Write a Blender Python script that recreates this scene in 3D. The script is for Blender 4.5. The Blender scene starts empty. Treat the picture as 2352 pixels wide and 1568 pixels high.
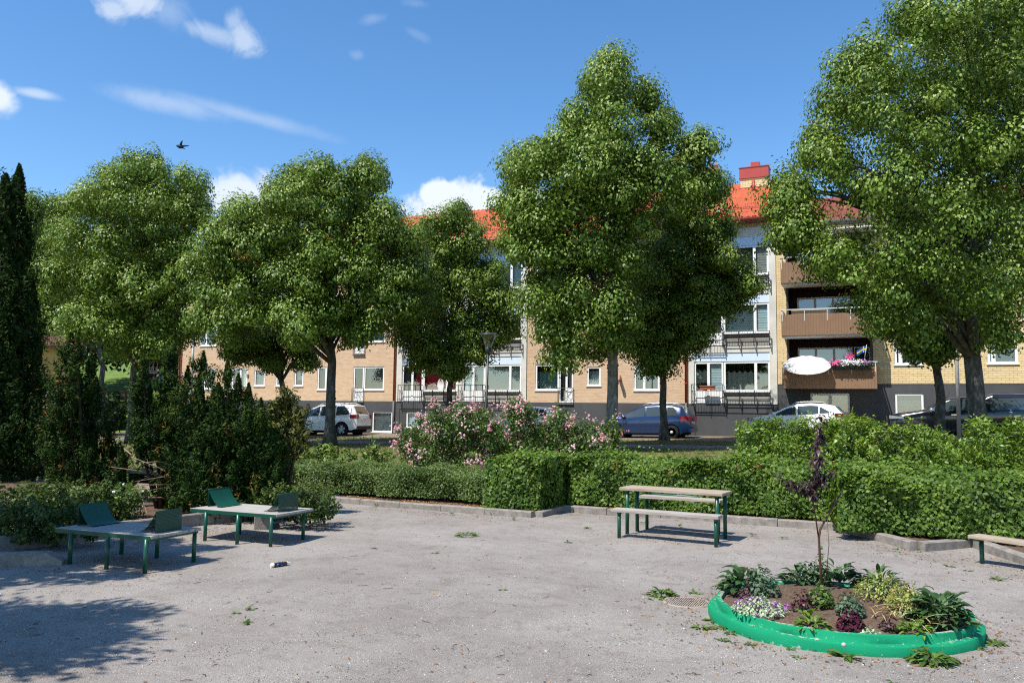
import bpy, math, random
import numpy as np
from mathutils import Matrix, Vector
random.seed(7); RNG = np.random.default_rng(11)
sc = bpy.context.scene
# World frame: x runs along the brick facade, the facade stands on y = 0, the viewer stands at negative y.
# ------------------------------------------------------------------ camera
FPX = 1893.0
PIT = math.atan((947-784)/FPX); ROLL = 0.013
CAM = np.array([17.974, -39.942, 1.9])
_fh = np.array([-0.41037, 0.91192, 0.0]); _r0 = np.array([0.91192, 0.41037, 0.0]); _z = np.array([0, 0, 1.0])
AF = _fh*math.cos(PIT) + _z*math.sin(PIT)
_u0 = np.cross(_r0, AF)
AR = _r0*math.cos(ROLL) + _u0*math.sin(ROLL)
AU = -_r0*math.sin(ROLL) + _u0*math.cos(ROLL)
cd = bpy.data.cameras.new('camera'); cam = bpy.data.objects.new('camera', cd); sc.collection.objects.link(cam)
cd.sensor_width = 36.0; cd.lens = 36.0*FPX/2352.0; cd.clip_end = 2000; cd.clip_start = 0.05
M4 = Matrix.Identity(4)
for i in range(3):
    M4[i][0] = AR[i]; M4[i][1] = AU[i]; M4[i][2] = -AF[i]; M4[i][3] = CAM[i]
cam.matrix_world = M4
sc.camera = cam
def ray(x, y): return AF + AR*((x-1176)/FPX) + AU*((784-y)/FPX)
def on_z(x, y, z=0.0):
    d = ray(x, y); return CAM + d*((z-CAM[2])/d[2])
def on_d(x, y, yy):
    d = ray(x, y); return CAM + d*((yy-CAM[1])/d[1])
def at(x, y, Z):
    d = ray(x, y); return CAM + d*(Z/(d@_fh))
# ------------------------------------------------------------------ sun, sky, exposure
SUN_EL = math.radians(59.5)
_sh = np.array([-0.42, -0.908]); _sh /= np.linalg.norm(_sh)
SUN_DIR = Vector((_sh[0]*math.cos(SUN_EL), _sh[1]*math.cos(SUN_EL), math.sin(SUN_EL)))
sl = bpy.data.lights.new('sun', 'SUN'); so = bpy.data.objects.new('sun', sl); sc.collection.objects.link(so)
sl.energy = 3.7; sl.angle = math.radians(0.53); sl.color = (1.0, 0.95, 0.87)
so.rotation_euler = SUN_DIR.to_track_quat('Z', 'Y').to_euler(); so.location = (0, -60, 60)
sc.view_settings.view_transform = 'Standard'; sc.view_settings.look = 'None'
sc.view_settings.exposure = 0.84; sc.view_settings.gamma = 1.0
sc.cycles.max_bounces = 6; sc.cycles.diffuse_bounces = 2; sc.cycles.glossy_bounces = 3
sc.cycles.transparent_max_bounces = 8; sc.cycles.transmission_bounces = 3
sc.cycles.use_denoising = False; sc.cycles.filter_width = 1.15; sc.cycles.sample_clamp_indirect = 4.0; sc.cycles.sample_clamp_direct = 12.0; sc.cycles.use_adaptive_sampling = False
W = bpy.data.worlds.new('World'); sc.world = W; W.use_nodes = True
nt = W.node_tree; nt.nodes.clear()
def N(t, tree=None, **kw):
    n = (tree or nt).nodes.new(t)
    for k, v in kw.items(): setattr(n, k, v)
    return n
wo = N('ShaderNodeOutputWorld'); bg = N('ShaderNodeBackground'); bg.inputs[1].default_value = 0.114
sky = N('ShaderNodeTexSky', sky_type='NISHITA'); sky.sun_disc = False
sky.sun_elevation = SUN_EL; sky.sun_rotation = math.atan2(_sh[0], _sh[1])
sky.altitude = 200; sky.air_density = 1.0; sky.dust_density = 0.25; sky.ozone_density = 2.2
hs = N('ShaderNodeHueSaturation'); hs.inputs['Saturation'].default_value = 1.24; hs.inputs['Value'].default_value = 1.0
nt.links.new(sky.outputs[0], hs.inputs['Color']); nt.links.new(hs.outputs[0], bg.inputs[0])
tc = N('ShaderNodeTexCoord')
def wmath(op, a, b=None, c=None):
    m = N('ShaderNodeMath', operation=op)
    for i, v in enumerate((a, b, c)):
        if v is None: continue
        if isinstance(v, (int, float)): m.inputs[i].default_value = v
        else: nt.links.new(v, m.inputs[i])
    return m.outputs[0]
def wdot(vec):
    m = N('ShaderNodeVectorMath', operation='DOT_PRODUCT'); nt.links.new(tc.outputs['Generated'], m.inputs[0])
    m.inputs[1].default_value = tuple(vec); return m.outputs['Value']
def cloud_noise(scale, detail, rough=0.62, dist=0.0):
    n = N('ShaderNodeTexNoise'); n.inputs['Scale'].default_value = scale; n.inputs['Detail'].default_value = detail
    n.inputs['Roughness'].default_value = rough; n.inputs['Distortion'].default_value = dist
    nt.links.new(tc.outputs['Generated'], n.inputs['Vector']); return n.outputs['Fac']
nz_a = cloud_noise(26, 10, 0.66, 0.8); nz_b = cloud_noise(34, 7, 0.6)
def cloud(x, y, hw, hh, rot=0.0, edge=0.5, ragged=1.6, dens=1.0, nz=None):
    c = ray(x, y); c = c/np.linalg.norm(c)
    a = np.cross(c, _z); a /= np.linalg.norm(a); b = np.cross(a, c)
    ca, sa = math.cos(rot), math.sin(rot); a2 = a*ca+b*sa; b2 = -a*sa+b*ca
    u = wmath('DIVIDE', wdot(a2), hw/FPX); v = wmath('DIVIDE', wdot(b2), hh/FPX)
    r = wmath('SQRT', wmath('ADD', wmath('MULTIPLY', u, u), wmath('MULTIPLY', v, v)))
    r2 = wmath('ADD', r, wmath('MULTIPLY', wmath('SUBTRACT', nz or nz_a, 0.5), ragged*2))
    m = N('ShaderNodeMapRange', interpolation_type='SMOOTHSTEP'); nt.links.new(r2, m.inputs['Value'])
    m.inputs['From Min'].default_value = 1.0+edge; m.inputs['From Max'].default_value = 1.0-edge
    front = wmath('GREATER_THAN', wdot(c), 0.5)
    return wmath('MULTIPLY', wmath('MULTIPLY', m.outputs[0], dens), front)
cl = [cloud(312, 0, 48, 24, 0.1, 0.7, 1.5, 0.66), cloud(262, 24, 22, 18, 0.4, 0.7, 1.5, 0.56), cloud(562, 90, 28, 24, -0.9, 0.8, 1.6, 0.52), cloud(495, 80, 54, 13, -0.1, 0.9, 1.5, 0.42), cloud(538, 50, 12, 20, -0.3, 0.9, 1.5, 0.36),
      cloud(-5, 225, 30, 26, -0.4, 0.5, 0.8, 0.9), cloud(78, 215, 30, 8, 0, 0.7, 0.9, 0.5),
      cloud(390, 238, 90, 15, -0.06, 0.95, 0.9, 0.32, nz_b), cloud(560, 264, 130, 11, -0.14, 0.95, 0.7, 0.27, nz_b),
      cloud(560, 455, 82, 44, 0, 0.5, 1.0, 0.85), cloud(855, 45, 22, 9, 0.3, 0.9, 1.6, 0.16), cloud(955, 78, 22, 7, -0.4, 0.9, 1.6, 0.10),
      cloud(818, 127, 12, 8, 0, 0.9, 1.6, 0.13), cloud(955, 8, 22, 7, 0, 0.9, 1.6, 0.10), cloud(385, 25, 30, 24, -0.5, 0.9, 1.1, 0.22),
      cloud(1050, 492, 108, 72, 0, 0.2, 0.7, 0.98, nz_b), cloud(1008, 452, 46, 40, 0, 0.18, 0.6, 0.98, nz_b), cloud(1110, 470, 50, 42, 0, 0.2, 0.7, 0.95, nz_b)]
tot = cl[0]
for c_ in cl[1:]: tot = wmath('MAXIMUM', tot, c_)
bgc = N('ShaderNodeBackground'); bgc.inputs[0].default_value = (0.86, 0.93, 1.0, 1); bgc.inputs[1].default_value = 0.60
mx = N('ShaderNodeMixShader'); nt.links.new(tot, mx.inputs[0]); nt.links.new(bg.outputs[0], mx.inputs[1]); nt.links.new(bgc.outputs[0], mx.inputs[2])
nt.links.new(mx.outputs[0], wo.inputs[0])
# ------------------------------------------------------------------ helpers
COL = sc.collection
def tag(o, label=None, cat=None, group=None, kind=None):
    if label: o['label'] = label
    if cat: o['category'] = cat
    if group: o['group'] = group
    if kind: o['kind'] = kind
    return o
def thing(name, label, cat, loc=(0, 0, 0), rz=0.0, group=None):
    o = bpy.data.objects.new(name, None); COL.objects.link(o); o.empty_display_size = 0.2
    o.location = tuple(loc); o.rotation_euler = (0, 0, rz)
    return tag(o, label, cat, group)
def children(o): return [c for c in COL.objects if c.parent is o]
def copy_tree(o, parent=None):
    c = o.copy(); COL.objects.link(c)
    if parent: c.parent = parent
    for ch in children(o): copy_tree(ch, c)
    return c
def mesh_np(name, V, F, mats, parent=None, mi=None, smooth=False, attr=None, k=4):
    me = bpy.data.meshes.new(name); nv = len(V); nf = len(F)
    me.vertices.add(nv); me.vertices.foreach_set('co', np.asarray(V, dtype=np.float32).ravel())
    me.loops.add(nf*k); me.loops.foreach_set('vertex_index', np.asarray(F, dtype=np.int32).ravel())
    me.polygons.add(nf); me.polygons.foreach_set('loop_start', np.arange(0, nf*k, k, dtype=np.int32))
    if mi is not None: me.polygons.foreach_set('material_index', np.asarray(mi, dtype=np.int32))
    for m in mats: me.materials.append(m)
    me.update(calc_edges=True)
    if attr is not None:
        a = me.attributes.new('rnd', 'FLOAT', 'FACE'); a.data.foreach_set('value', np.asarray(attr, dtype=np.float32))
    if smooth: me.polygons.foreach_set('use_smooth', np.ones(nf, dtype=bool))
    o = bpy.data.objects.new(name, me); COL.objects.link(o)
    if parent: o.parent = parent
    return o
class MB:
    def __init__(s): s.v = []; s.f = []; s.m = []; s.sm = []
    def add(s, vs, fs, m=0, sm=False):
        b = len(s.v); s.v += [tuple(map(float, p)) for p in vs]
        for f in fs: s.f.append(tuple(b+i for i in f)); s.m.append(m); s.sm.append(sm)
        return s
    def box(s, x0, x1, y0, y1, z0, z1, m=0):
        vs = [(x0,y0,z0),(x1,y0,z0),(x1,y1,z0),(x0,y1,z0),(x0,y0,z1),(x1,y0,z1),(x1,y1,z1),(x0,y1,z1)]
        return s.add(vs, [(0,3,2,1),(4,5,6,7),(0,1,5,4),(1,2,6,5),(2,3,7,6),(3,0,4,7)], m)
    def bbox(s, x0, x1, y0, y1, z0, z1, b=0.006, m=0):     # box with chamfered vertical and horizontal edges
        vs = []; 
        for (zz, i) in ((z0, b), (z0+b, 0), (z1-b, 0), (z1, b)):
            X0, X1, Y0, Y1 = x0+i, x1-i, y0+i, y1-i
            vs += [(X0+b, Y0, zz), (X1-b, Y0, zz), (X1, Y0+b, zz), (X1, Y1-b, zz), (X1-b, Y1, zz), (X0+b, Y1, zz), (X0, Y1-b, zz), (X0, Y0+b, zz)]
        fs = [tuple(range(7, -1, -1)), tuple(range(24, 32))]
        for l in range(3):
            for i in range(8):
                j = (i+1) % 8; fs.append((l*8+i, l*8+j, l*8+8+j, l*8+8+i))
        return s.add(vs, fs, m)
    def tube(s, pts, r, n=8, m=0, cap=True, sm=True):
        pts = [np.asarray(p, float) for p in pts]
        if not hasattr(r, '__len__'): r = [r]*len(pts)
        vs = []; up = None
        for i, p in enumerate(pts):
            t = pts[min(i+1, len(pts)-1)]-pts[max(i-1, 0)]; t = t/(np.linalg.norm(t)+1e-9)
            if up is None: up = np.array([0, 0, 1.0]) if abs(t[2]) < 0.9 else np.array([1.0, 0, 0])
            a = np.cross(up, t); a /= (np.linalg.norm(a)+1e-9); b = np.cross(t, a); up = b
            for k in range(n):
                q = 2*math.pi*k/n; vs.append(p+(a*math.cos(q)+b*math.sin(q))*r[i])
        fs = []
        for i in range(len(pts)-1):
            for k in range(n):
                j = (k+1) % n; fs.append((i*n+k, i*n+j, (i+1)*n+j, (i+1)*n+k))
        if cap: fs += [tuple(range(n-1, -1, -1)), tuple(range((len(pts)-1)*n, len(pts)*n))]
        return s.add(vs, fs, m, sm)
    def lathe(s, prof, n=20, o=(0, 0, 0), m=0, axis='z', sm=True):
        vs = []
        for (r, z) in prof:
            for k in range(n):
                q = 2*math.pi*k/n; c, d = r*math.cos(q), r*math.sin(q)
                p = (c, d, z) if axis == 'z' else ((c, z, d) if axis == 'y' else (z, c, d))
                vs.append((p[0]+o[0], p[1]+o[1], p[2]+o[2]))
        fs = []
        for i in range(len(prof)-1):
            for k in range(n):
                j = (k+1) % n; fs.append((i*n+k, i*n+j, (i+1)*n+j, (i+1)*n+k))
        return s.add(vs, fs, m, sm)
    def prism(s, poly, axis, a0, a1, m=0):   # poly in the plane across the axis
        n = len(poly); vs = []
        for a in (a0, a1):
            for (p, q) in poly: vs.append({'x': (a, p, q), 'y': (p, a, q), 'z': (p, q, a)}[axis])
        fs = [tuple(range(n-1, -1, -1)), tuple(range(n, 2*n))]+[(i, (i+1) % n, n+(i+1) % n, n+i) for i in range(n)]
        return s.add(vs, fs, m)
    def build(s, name, mats, parent=None, loc=None, rz=0.0):
        if not isinstance(mats, (list, tuple)): mats = [mats]
        me = bpy.data.meshes.new(name); me.from_pydata(s.v, [], s.f)
        for mt in mats: me.materials.append(mt)
        me.polygons.foreach_set('material_index', s.m); me.polygons.foreach_set('use_smooth', s.sm)
        import bmesh
        bm = bmesh.new(); bm.from_mesh(me); bmesh.ops.recalc_face_normals(bm, faces=bm.faces); bm.to_mesh(me); bm.free()
        me.update()
        o = bpy.data.objects.new(name, me); COL.objects.link(o)
        if parent: o.parent = parent
        if loc is not None: o.location = tuple(loc)
        if rz: o.rotation_euler = (0, 0, rz)
        return o
# ------------------------------------------------------------------ materials
MATS = {}
def mat(name, col, rough=0.6, spec=0.3, metal=0.0, var=0.0, vscale=6.0, bump=0.0, bscale=40.0, coat=0.0):
    if name in MATS: return MATS[name]
    m = bpy.data.materials.new(name); m.use_nodes = True; t = m.node_tree; p = t.nodes['Principled BSDF']
    p.inputs['Base Color'].default_value = (*col, 1); p.inputs['Roughness'].default_value = rough
    p.inputs['Specular IOR Level'].default_value = spec; p.inputs['Metallic'].default_value = metal
    if coat: p.inputs['Coat Weight'].default_value = coat; p.inputs['Coat Roughness'].default_value = 0.04
    if var or bump:
        co = t.nodes.new('ShaderNodeTexCoord')
    if var:
        n = t.nodes.new('ShaderNodeTexNoise'); n.inputs['Scale'].default_value = vscale; n.inputs['Detail'].default_value = 6
        n.inputs['Roughness'].default_value = 0.65
        t.links.new(co.outputs['Object'], n.inputs['Vector'])
        r = t.nodes.new('ShaderNodeMapRange'); r.inputs['From Min'].default_value = 0.3; r.inputs['From Max'].default_value = 0.7
        r.inputs['To Min'].default_value = 1-var; r.inputs['To Max'].default_value = 1+var
        t.links.new(n.outputs['Fac'], r.inputs['Value'])
        x = t.nodes.new('ShaderNodeVectorMath'); x.operation = 'SCALE'; x.inputs[0].default_value = col
        t.links.new(r.outputs[0], x.inputs['Scale']); t.links.new(x.outputs[0], p.inputs['Base Color'])
    if bump:
        n2 = t.nodes.new('ShaderNodeTexNoise'); n2.inputs['Scale'].default_value = bscale; n2.inputs['Detail'].default_value = 4
        t.links.new(co.outputs['Object'], n2.inputs['Vector'])
        b = t.nodes.new('ShaderNodeBump'); b.inputs['Strength'].default_value = bump; b.inputs['Distance'].default_value = 0.02
        t.links.new(n2.outputs['Fac'], b.inputs['Height']); t.links.new(b.outputs[0], p.inputs['Normal'])
    MATS[name] = m; return m
def ramp_mat(name, stops, scale, detail=8, rough=0.9, bump=0.3, bdist=0.02, spec=0.15, scale2=None, mix2=None, coords='Object', stretch=(1, 1, 1), extra=()):
    if name in MATS: return MATS[name]
    m = bpy.data.materials.new(name); m.use_nodes = True; t = m.node_tree; p = t.nodes['Principled BSDF']
    co = t.nodes.new('ShaderNodeTexCoord'); mp = t.nodes.new('ShaderNodeMapping'); mp.inputs['Scale'].default_value = stretch
    t.links.new(co.outputs[coords], mp.inputs['Vector'])
    n = t.nodes.new('ShaderNodeTexNoise'); n.inputs['Scale'].default_value = scale; n.inputs['Detail'].default_value = detail
    n.inputs['Roughness'].default_value = 0.7; t.links.new(mp.outputs[0], n.inputs['Vector'])
    r = t.nodes.new('ShaderNodeValToRGB'); e = r.color_ramp.elements
    while len(e) < len(stops): e.new(0.5)
    for i, (pos, c) in enumerate(stops): e[i].position = pos; e[i].color = (*c, 1)
    t.links.new(n.outputs['Fac'], r.inputs[0]); out = r.outputs[0]
    if scale2:
        n2 = t.nodes.new('ShaderNodeTexNoise'); n2.inputs['Scale'].default_value = scale2; n2.inputs['Detail'].default_value = 5
        t.links.new(co.outputs[coords], n2.inputs['Vector'])
        mr = t.nodes.new('ShaderNodeMapRange'); mr.inputs['From Min'].default_value = 0.42; mr.inputs['From Max'].default_value = 0.62
        t.links.new(n2.outputs['Fac'], mr.inputs['Value'])
        mm = t.nodes.new('ShaderNodeMix'); mm.data_type = 'RGBA'; mm.blend_type = 'MULTIPLY'
        mm.inputs[7].default_value = (*mix2, 1); t.links.new(mr.outputs[0], mm.inputs[0]); t.links.new(out, mm.inputs[6]); out = mm.outputs[2]
    for (sc_, f0, f1, c3) in extra:
        n2 = t.nodes.new('ShaderNodeTexNoise'); n2.inputs['Scale'].default_value = sc_; n2.inputs['Detail'].default_value = 7; n2.inputs['Roughness'].default_value = .6; n2.inputs['Distortion'].default_value = .4
        t.links.new(co.outputs[coords], n2.inputs['Vector'])
        mr = t.nodes.new('ShaderNodeMapRange'); mr.inputs['From Min'].default_value = f0; mr.inputs['From Max'].default_value = f1; t.links.new(n2.outputs['Fac'], mr.inputs['Value'])
        mm = t.nodes.new('ShaderNodeMix'); mm.data_type = 'RGBA'; mm.blend_type = 'MULTIPLY'; mm.inputs[7].default_value = (*c3, 1)
        t.links.new(mr.outputs[0], mm.inputs[0]); t.links.new(out, mm.inputs[6]); out = mm.outputs[2]
    t.links.new(out, p.inputs['Base Color']); p.inputs['Roughness'].default_value = rough; p.inputs['Specular IOR Level'].default_value = spec
    if bump:
        b = t.nodes.new('ShaderNodeBump'); b.inputs['Strength'].default_value = bump; b.inputs['Distance'].default_value = bdist
        t.links.new(n.outputs['Fac'], b.inputs['Height']); t.links.new(b.outputs[0], p.inputs['Normal'])
    MATS[name] = m; return m
def leaf_mat(name, dark, mid, light, rough=0.42, spec=0.45, trans=0.28, lightpos=0.85):
    if name in MATS: return MATS[name]
    m = bpy.data.materials.new(name); m.use_nodes = True; t = m.node_tree; p = t.nodes['Principled BSDF']
    a = t.nodes.new('ShaderNodeAttribute'); a.attribute_name = 'rnd'
    r = t.nodes.new('ShaderNodeValToRGB'); e = r.color_ramp.elements; e.new(0.5)
    for i, (pos, c) in enumerate(((0.0, dark), (0.55, mid), (1.0, light))): e[i].position = pos; e[i].color = (*c, 1)
    t.links.new(a.outputs['Fac'], r.inputs[0]); t.links.new(r.outputs[0], p.inputs['Base Color'])
    p.inputs['Roughness'].default_value = rough; p.inputs['Specular IOR Level'].default_value = spec
    tr = t.nodes.new('ShaderNodeBsdfTranslucent'); h = t.nodes.new('ShaderNodeHueSaturation'); h.inputs['Value'].default_value = 1.3; h.inputs['Hue'].default_value = 0.485
    t.links.new(r.outputs[0], h.inputs['Color']); t.links.new(h.outputs[0], tr.inputs[0])
    mix = t.nodes.new('ShaderNodeMixShader'); mix.inputs[0].default_value = trans
    t.links.new(p.outputs[0], mix.inputs[1]); t.links.new(tr.outputs[0], mix.inputs[2])
    t.links.new(mix.outputs[0], t.nodes['Material Output'].inputs[0])
    MATS[name] = m; return m
def glass_mat(name='window_glass', tint=(0.75, 0.85, 0.85), refl=0.16):
    if name in MATS: return MATS[name]
    m = bpy.data.materials.new(name); m.use_nodes = True; t = m.node_tree; t.nodes.remove(t.nodes['Principled BSDF'])
    tr = t.nodes.new('ShaderNodeBsdfTransparent'); tr.inputs[0].default_value = (*tint, 1)
    g = t.nodes.new('ShaderNodeBsdfGlossy'); g.inputs['Roughness'].default_value = 0.02; g.inputs[0].default_value = (1, 1, 1, 1)
    lw = t.nodes.new('ShaderNodeLayerWeight'); lw.inputs['Blend'].default_value = 0.25
    mr = t.nodes.new('ShaderNodeMapRange'); mr.inputs['To Min'].default_value = refl; mr.inputs['To Max'].default_value = 0.9
    t.links.new(lw.outputs['Fresnel'], mr.inputs['Value'])
    mix = t.nodes.new('ShaderNodeMixShader'); t.links.new(mr.outputs[0], mix.inputs[0])
    t.links.new(tr.outputs[0], mix.inputs[1]); t.links.new(g.outputs[0], mix.inputs[2])
    t.links.new(mix.outputs[0], t.nodes['Material Output'].inputs[0])
    MATS[name] = m; return m
def brick_mat(name, c1, c2, c3, mortar, bw=0.26, bh=0.075, axis='x'):
    if name in MATS: return MATS[name]
    m = bpy.data.materials.new(name); m.use_nodes = True; t = m.node_tree; p = t.nodes['Principled BSDF']
    co = t.nodes.new('ShaderNodeTexCoord'); sp = t.nodes.new('ShaderNodeSeparateXYZ'); cb = t.nodes.new('ShaderNodeCombineXYZ')
    t.links.new(co.outputs['Object'], sp.inputs[0])
    ad = t.nodes.new('ShaderNodeMath'); ad.operation = 'ADD'; t.links.new(sp.outputs[0], ad.inputs[0]); t.links.new(sp.outputs[1], ad.inputs[1])
    t.links.new(ad.outputs[0], cb.inputs[0]); t.links.new(sp.outputs[2], cb.inputs[1])
    b = t.nodes.new('ShaderNodeTexBrick'); b.inputs['Scale'].default_value = 1.0; b.inputs['Mortar Size'].default_value = 0.009
    b.inputs['Brick Width'].default_value = bw; b.inputs['Row Height'].default_value = bh; b.inputs['Bias'].default_value = 0.0
    b.inputs['Color1'].default_value = (*c1, 1); b.inputs['Color2'].default_value = (*c2, 1); b.inputs['Mortar'].default_value = (*mortar, 1)
    t.links.new(cb.outputs[0], b.inputs['Vector'])
    n = t.nodes.new('ShaderNodeTexNoise'); n.inputs['Scale'].default_value = 1.3; n.inputs['Detail'].default_value = 9; n.inputs['Roughness'].default_value = 0.75
    mp = t.nodes.new('ShaderNodeMapping'); mp.inputs['Scale'].default_value = (1.2, 1.2, 5.0); t.links.new(co.outputs['Object'], mp.inputs[0]); t.links.new(mp.outputs[0], n.inputs['Vector'])
    mr = t.nodes.new('ShaderNodeMapRange'); mr.inputs['From Min'].default_value = 0.42; mr.inputs['From Max'].default_value = 0.66
    t.links.new(n.outputs['Fac'], mr.inputs['Value'])
    mm = t.nodes.new('ShaderNodeMix'); mm.data_type = 'RGBA'; mm.inputs[7].default_value = (*c3, 1)
    ml = t.nodes.new('ShaderNodeMath'); ml.operation = 'MULTIPLY'; ml.inputs[1].default_value = 0.55; t.links.new(mr.outputs[0], ml.inputs[0])
    t.links.new(ml.outputs[0], mm.inputs[0]); t.links.new(b.outputs['Color'], mm.inputs[6]); t.links.new(mm.outputs[2], p.inputs['Base Color'])
    p.inputs['Roughness'].default_value = 0.85; p.inputs['Specular IOR Level'].default_value = 0.15
    bp = t.nodes.new('ShaderNodeBump'); bp.inputs['Strength'].default_value = 0.35; bp.inputs['Distance'].default_value = 0.008; bp.invert = True
    t.links.new(b.outputs['Fac'], bp.inputs['Height']); t.links.new(bp.outputs[0], p.inputs['Normal'])
    MATS[name] = m; return m
# ------------------------------------------------------------------ terrain
def zg(x, d):
    x = np.clip(x, -26, 30); d0 = np.clip(d, 0, 14)
    A = .81+.015*x-.0238*d0
    t = np.clip((d-14)/10., 0, 1)
    return A+(.10-A)*t
gravel = ramp_mat('gravel', [(0.28, (.102, .091, .081)), (0.44, (.256, .231, .207)), (0.56, (.372, .339, .303)), (0.70, (.70, .65, .58))], 120, 6, 0.95, 0.8, 0.014, 0.1, 0.9, (0.86, 0.85, 0.84), 'Object', (1, 1, 1), ((.33, .46, .62, (.90, .89, .89)), (5.0, .50, .66, (.84, .82, .81)), (2.2, .60, .74, (.92, .86, .80))))
soil = ramp_mat('bed_soil', [(0.3, (.055, .036, .024)), (0.5, (.12, .08, .055)), (0.75, (.25, .18, .12))], 35, 8, 0.95, 0.6, 0.03)
earth = ramp_mat('dry_earth', [(0.3, (.10, .075, .05)), (0.5, (.22, .17, .12)), (0.75, (.34, .27, .2))], 9, 8, 0.95, 0.5, 0.03)
lawn_m = ramp_mat('lawn_grass', [(0.3, (.05, .075, .02)), (0.48, (.10, .12, .035)), (0.62, (.20, .17, .075)), (0.8, (.27, .21, .11))], 3.5, 9, 0.95, 0.6, 0.05)
hill_m = ramp_mat('hill_grass', [(0.3, (.06, .11, .02)), (0.55, (.13, .20, .04)), (0.8, (.22, .27, .09))], 1.5, 8, 0.95, 0.5, 0.05)
asphalt = ramp_mat('asphalt', [(0.3, (.075, .075, .08)), (0.5, (.13, .13, .135)), (0.7, (.19, .19, .19))], 30, 8, 0.9, 0.3, 0.01)
path_m = ramp_mat('path_asphalt', [(0.3, (.13, .125, .12)), (0.5, (.19, .185, .18)), (0.7, (.26, .25, .245))], 30, 8, 0.9, 0.3, 0.01)
pave_m = ramp_mat('pavement_asphalt', [(0.3, (.17, .165, .16)), (0.5, (.23, .225, .22)), (0.7, (.29, .285, .28))], 20, 8, 0.9, 0.2, 0.01)
def sheet(name, x0, x1, d0, d1, m, off=0.0, step=1.0, hf=None):
    nx = max(2, int((x1-x0)/step)+1); nd = max(2, int((d1-d0)/step)+1)
    X, D = np.meshgrid(np.linspace(x0, x1, nx), np.linspace(d0, d1, nd), indexing='ij')
    Z = (hf or zg)(X, D)+off
    V = np.stack([X, -D, Z], -1).reshape(-1, 3)
    i, j = np.meshgrid(np.arange(nx-1), np.arange(nd-1), indexing='ij'); a = (i*nd+j).ravel()
    F = np.stack([a, a+1, a+nd+1, a+nd], -1)[:, ::-1]
    F = F[:, ::-1]
    o = mesh_np(name, V, F, [m], smooth=True); tag(o, kind='structure'); return o
def base_h(X, D):
    z = zg(X, D)-0.06
    return np.where(D > 19, -0.4, z)
sheet('ground', -400, 400, -500, 120, earth, 0.0, 4.0, base_h)
sheet('lawn', -60, 60, 10.9, 23.5, lawn_m, 0.0, 0.8)
sheet('path', -60, 60, 8.5, 10.9, path_m, -0.01, 0.8)
sheet('grass_verge', -60, 60, 5.6, 8.5, lawn_m, 0.0, 0.8)
sheet('road', -120, 60, -0.2, 5.3, pave_m, -0.12, 0.8)
kb = MB()
for i in range(-26, 60):
    z = float(zg(np.array(i+.5), np.array(5.45)))
    kb.box(i+.004, i+.996, -5.6, -5.3, z-.3, z+.0)
tag(kb.build('street_kerb', mat('granite', (.33, .32, .31), .8, .2, 0, .2, 9, .2, 30)), kind='structure')
# hillside to the left of the brick block
def hill_h(X, D):
    r = np.clip((-D-0.5)/40., 0, 1); side = np.clip((-25.5-X)/6., 0, 1)
    return zg(X, np.maximum(D, 0))-0.04+side*(8.5*r**0.85)+0.15*np.sin(X*.7)*side*r
sheet('hillside', -120, -25, -80, 1.6, hill_m, 0.0, 1.5, hill_h)
# gravel yard with a slightly uneven surface
def yard_h(X, D):
    return 0.012*np.sin(X*1.9+D*1.1)*np.sin(D*1.6-X*.7)+0.006*np.sin(X*5.1)*np.sin(D*4.3)
sheet('gravel_yard', 7.4, 60, 24.4, 60, gravel, 0.0, 0.35, yard_h)
sheet('sandy_path', -14, 7.35, 24.9, 60, earth, 0.0, 0.8, lambda X, D: 0.02+0.03*np.sin(X)*np.sin(D*.8))
# kerb stones round the planting beds
kerb_m = ramp_mat('kerb_stone', [(0.3, (.15, .135, .115)), (0.5, (.25, .225, .195)), (0.7, (.34, .31, .27))], 7, 9, 0.9, 0.5, 0.02)
def kerb_run(pts, w=0.16, z0=-.1, z1=.12, seg=1.0):
    for (a, b) in zip(pts[:-1], pts[1:]):
        a = np.array(a, float); b = np.array(b, float); L = np.linalg.norm(b-a); t = (b-a)/L; nn = np.array([-t[1], t[0]])
        k = max(1, round(L/seg))
        for i in range(k):
            p = a+t*(L*i/k+.006); q = a+t*(L*(i+1)/k-.006); h = z1+random.uniform(-.012, .012); c = .015
            sec = [(-w/2, z0), (w/2, z0), (w/2, h-c), (w/2-c, h), (-w/2+c, h), (-w/2, h-c)]
            vs = []
            for e_ in (p, q):
                j = random.uniform(-.008, .008)
                for (o_, z_) in sec: vs.append((e_[0]+nn[0]*(o_+j), -(e_[1]+nn[1]*(o_+j)), z_))
            KB.add(vs, [(5, 4, 3, 2, 1, 0), (6, 7, 8, 9, 10, 11)]+[(i_, (i_+1) % 6, 6+(i_+1) % 6, 6+i_) for i_ in range(6)])
KB = MB()
kerb_run([(7.3, 25.62), (12.13, 25.93)]); kerb_run([(12.2, 25.85), (12.2, 24.72)]); kerb_run([(12.13, 24.66), (17.3, 24.85)])
kerb_run([(17.35, 24.95), (18.35, 26.5)]); kerb_run([(18.42, 26.5), (19.1, 25.75)]); kerb_run([(19.18, 25.75), (19.75, 27.4), (20.6, 29.5)])
tag(KB.build('kerb', kerb_m), kind='structure')
KB = MB(); kerb_run([(7.25, 34.0), (7.45, 31.9), (7.75, 29.6), (8.05, 28.2)], 0.12, -.1, .2, 1.2)
tag(KB.build('bed_edging', mat('old_concrete', (.22, .205, .18), .9, .15, 0, .3, 6, .4, 30)), kind='structure')
def soil_bed(name, poly, z, m):
    me = MB(); me.add([(p[0], -p[1], z) for p in poly], [tuple(range(len(poly)))]); return tag(me.build(name, m), kind='structure')
hb_ = MB()
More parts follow.
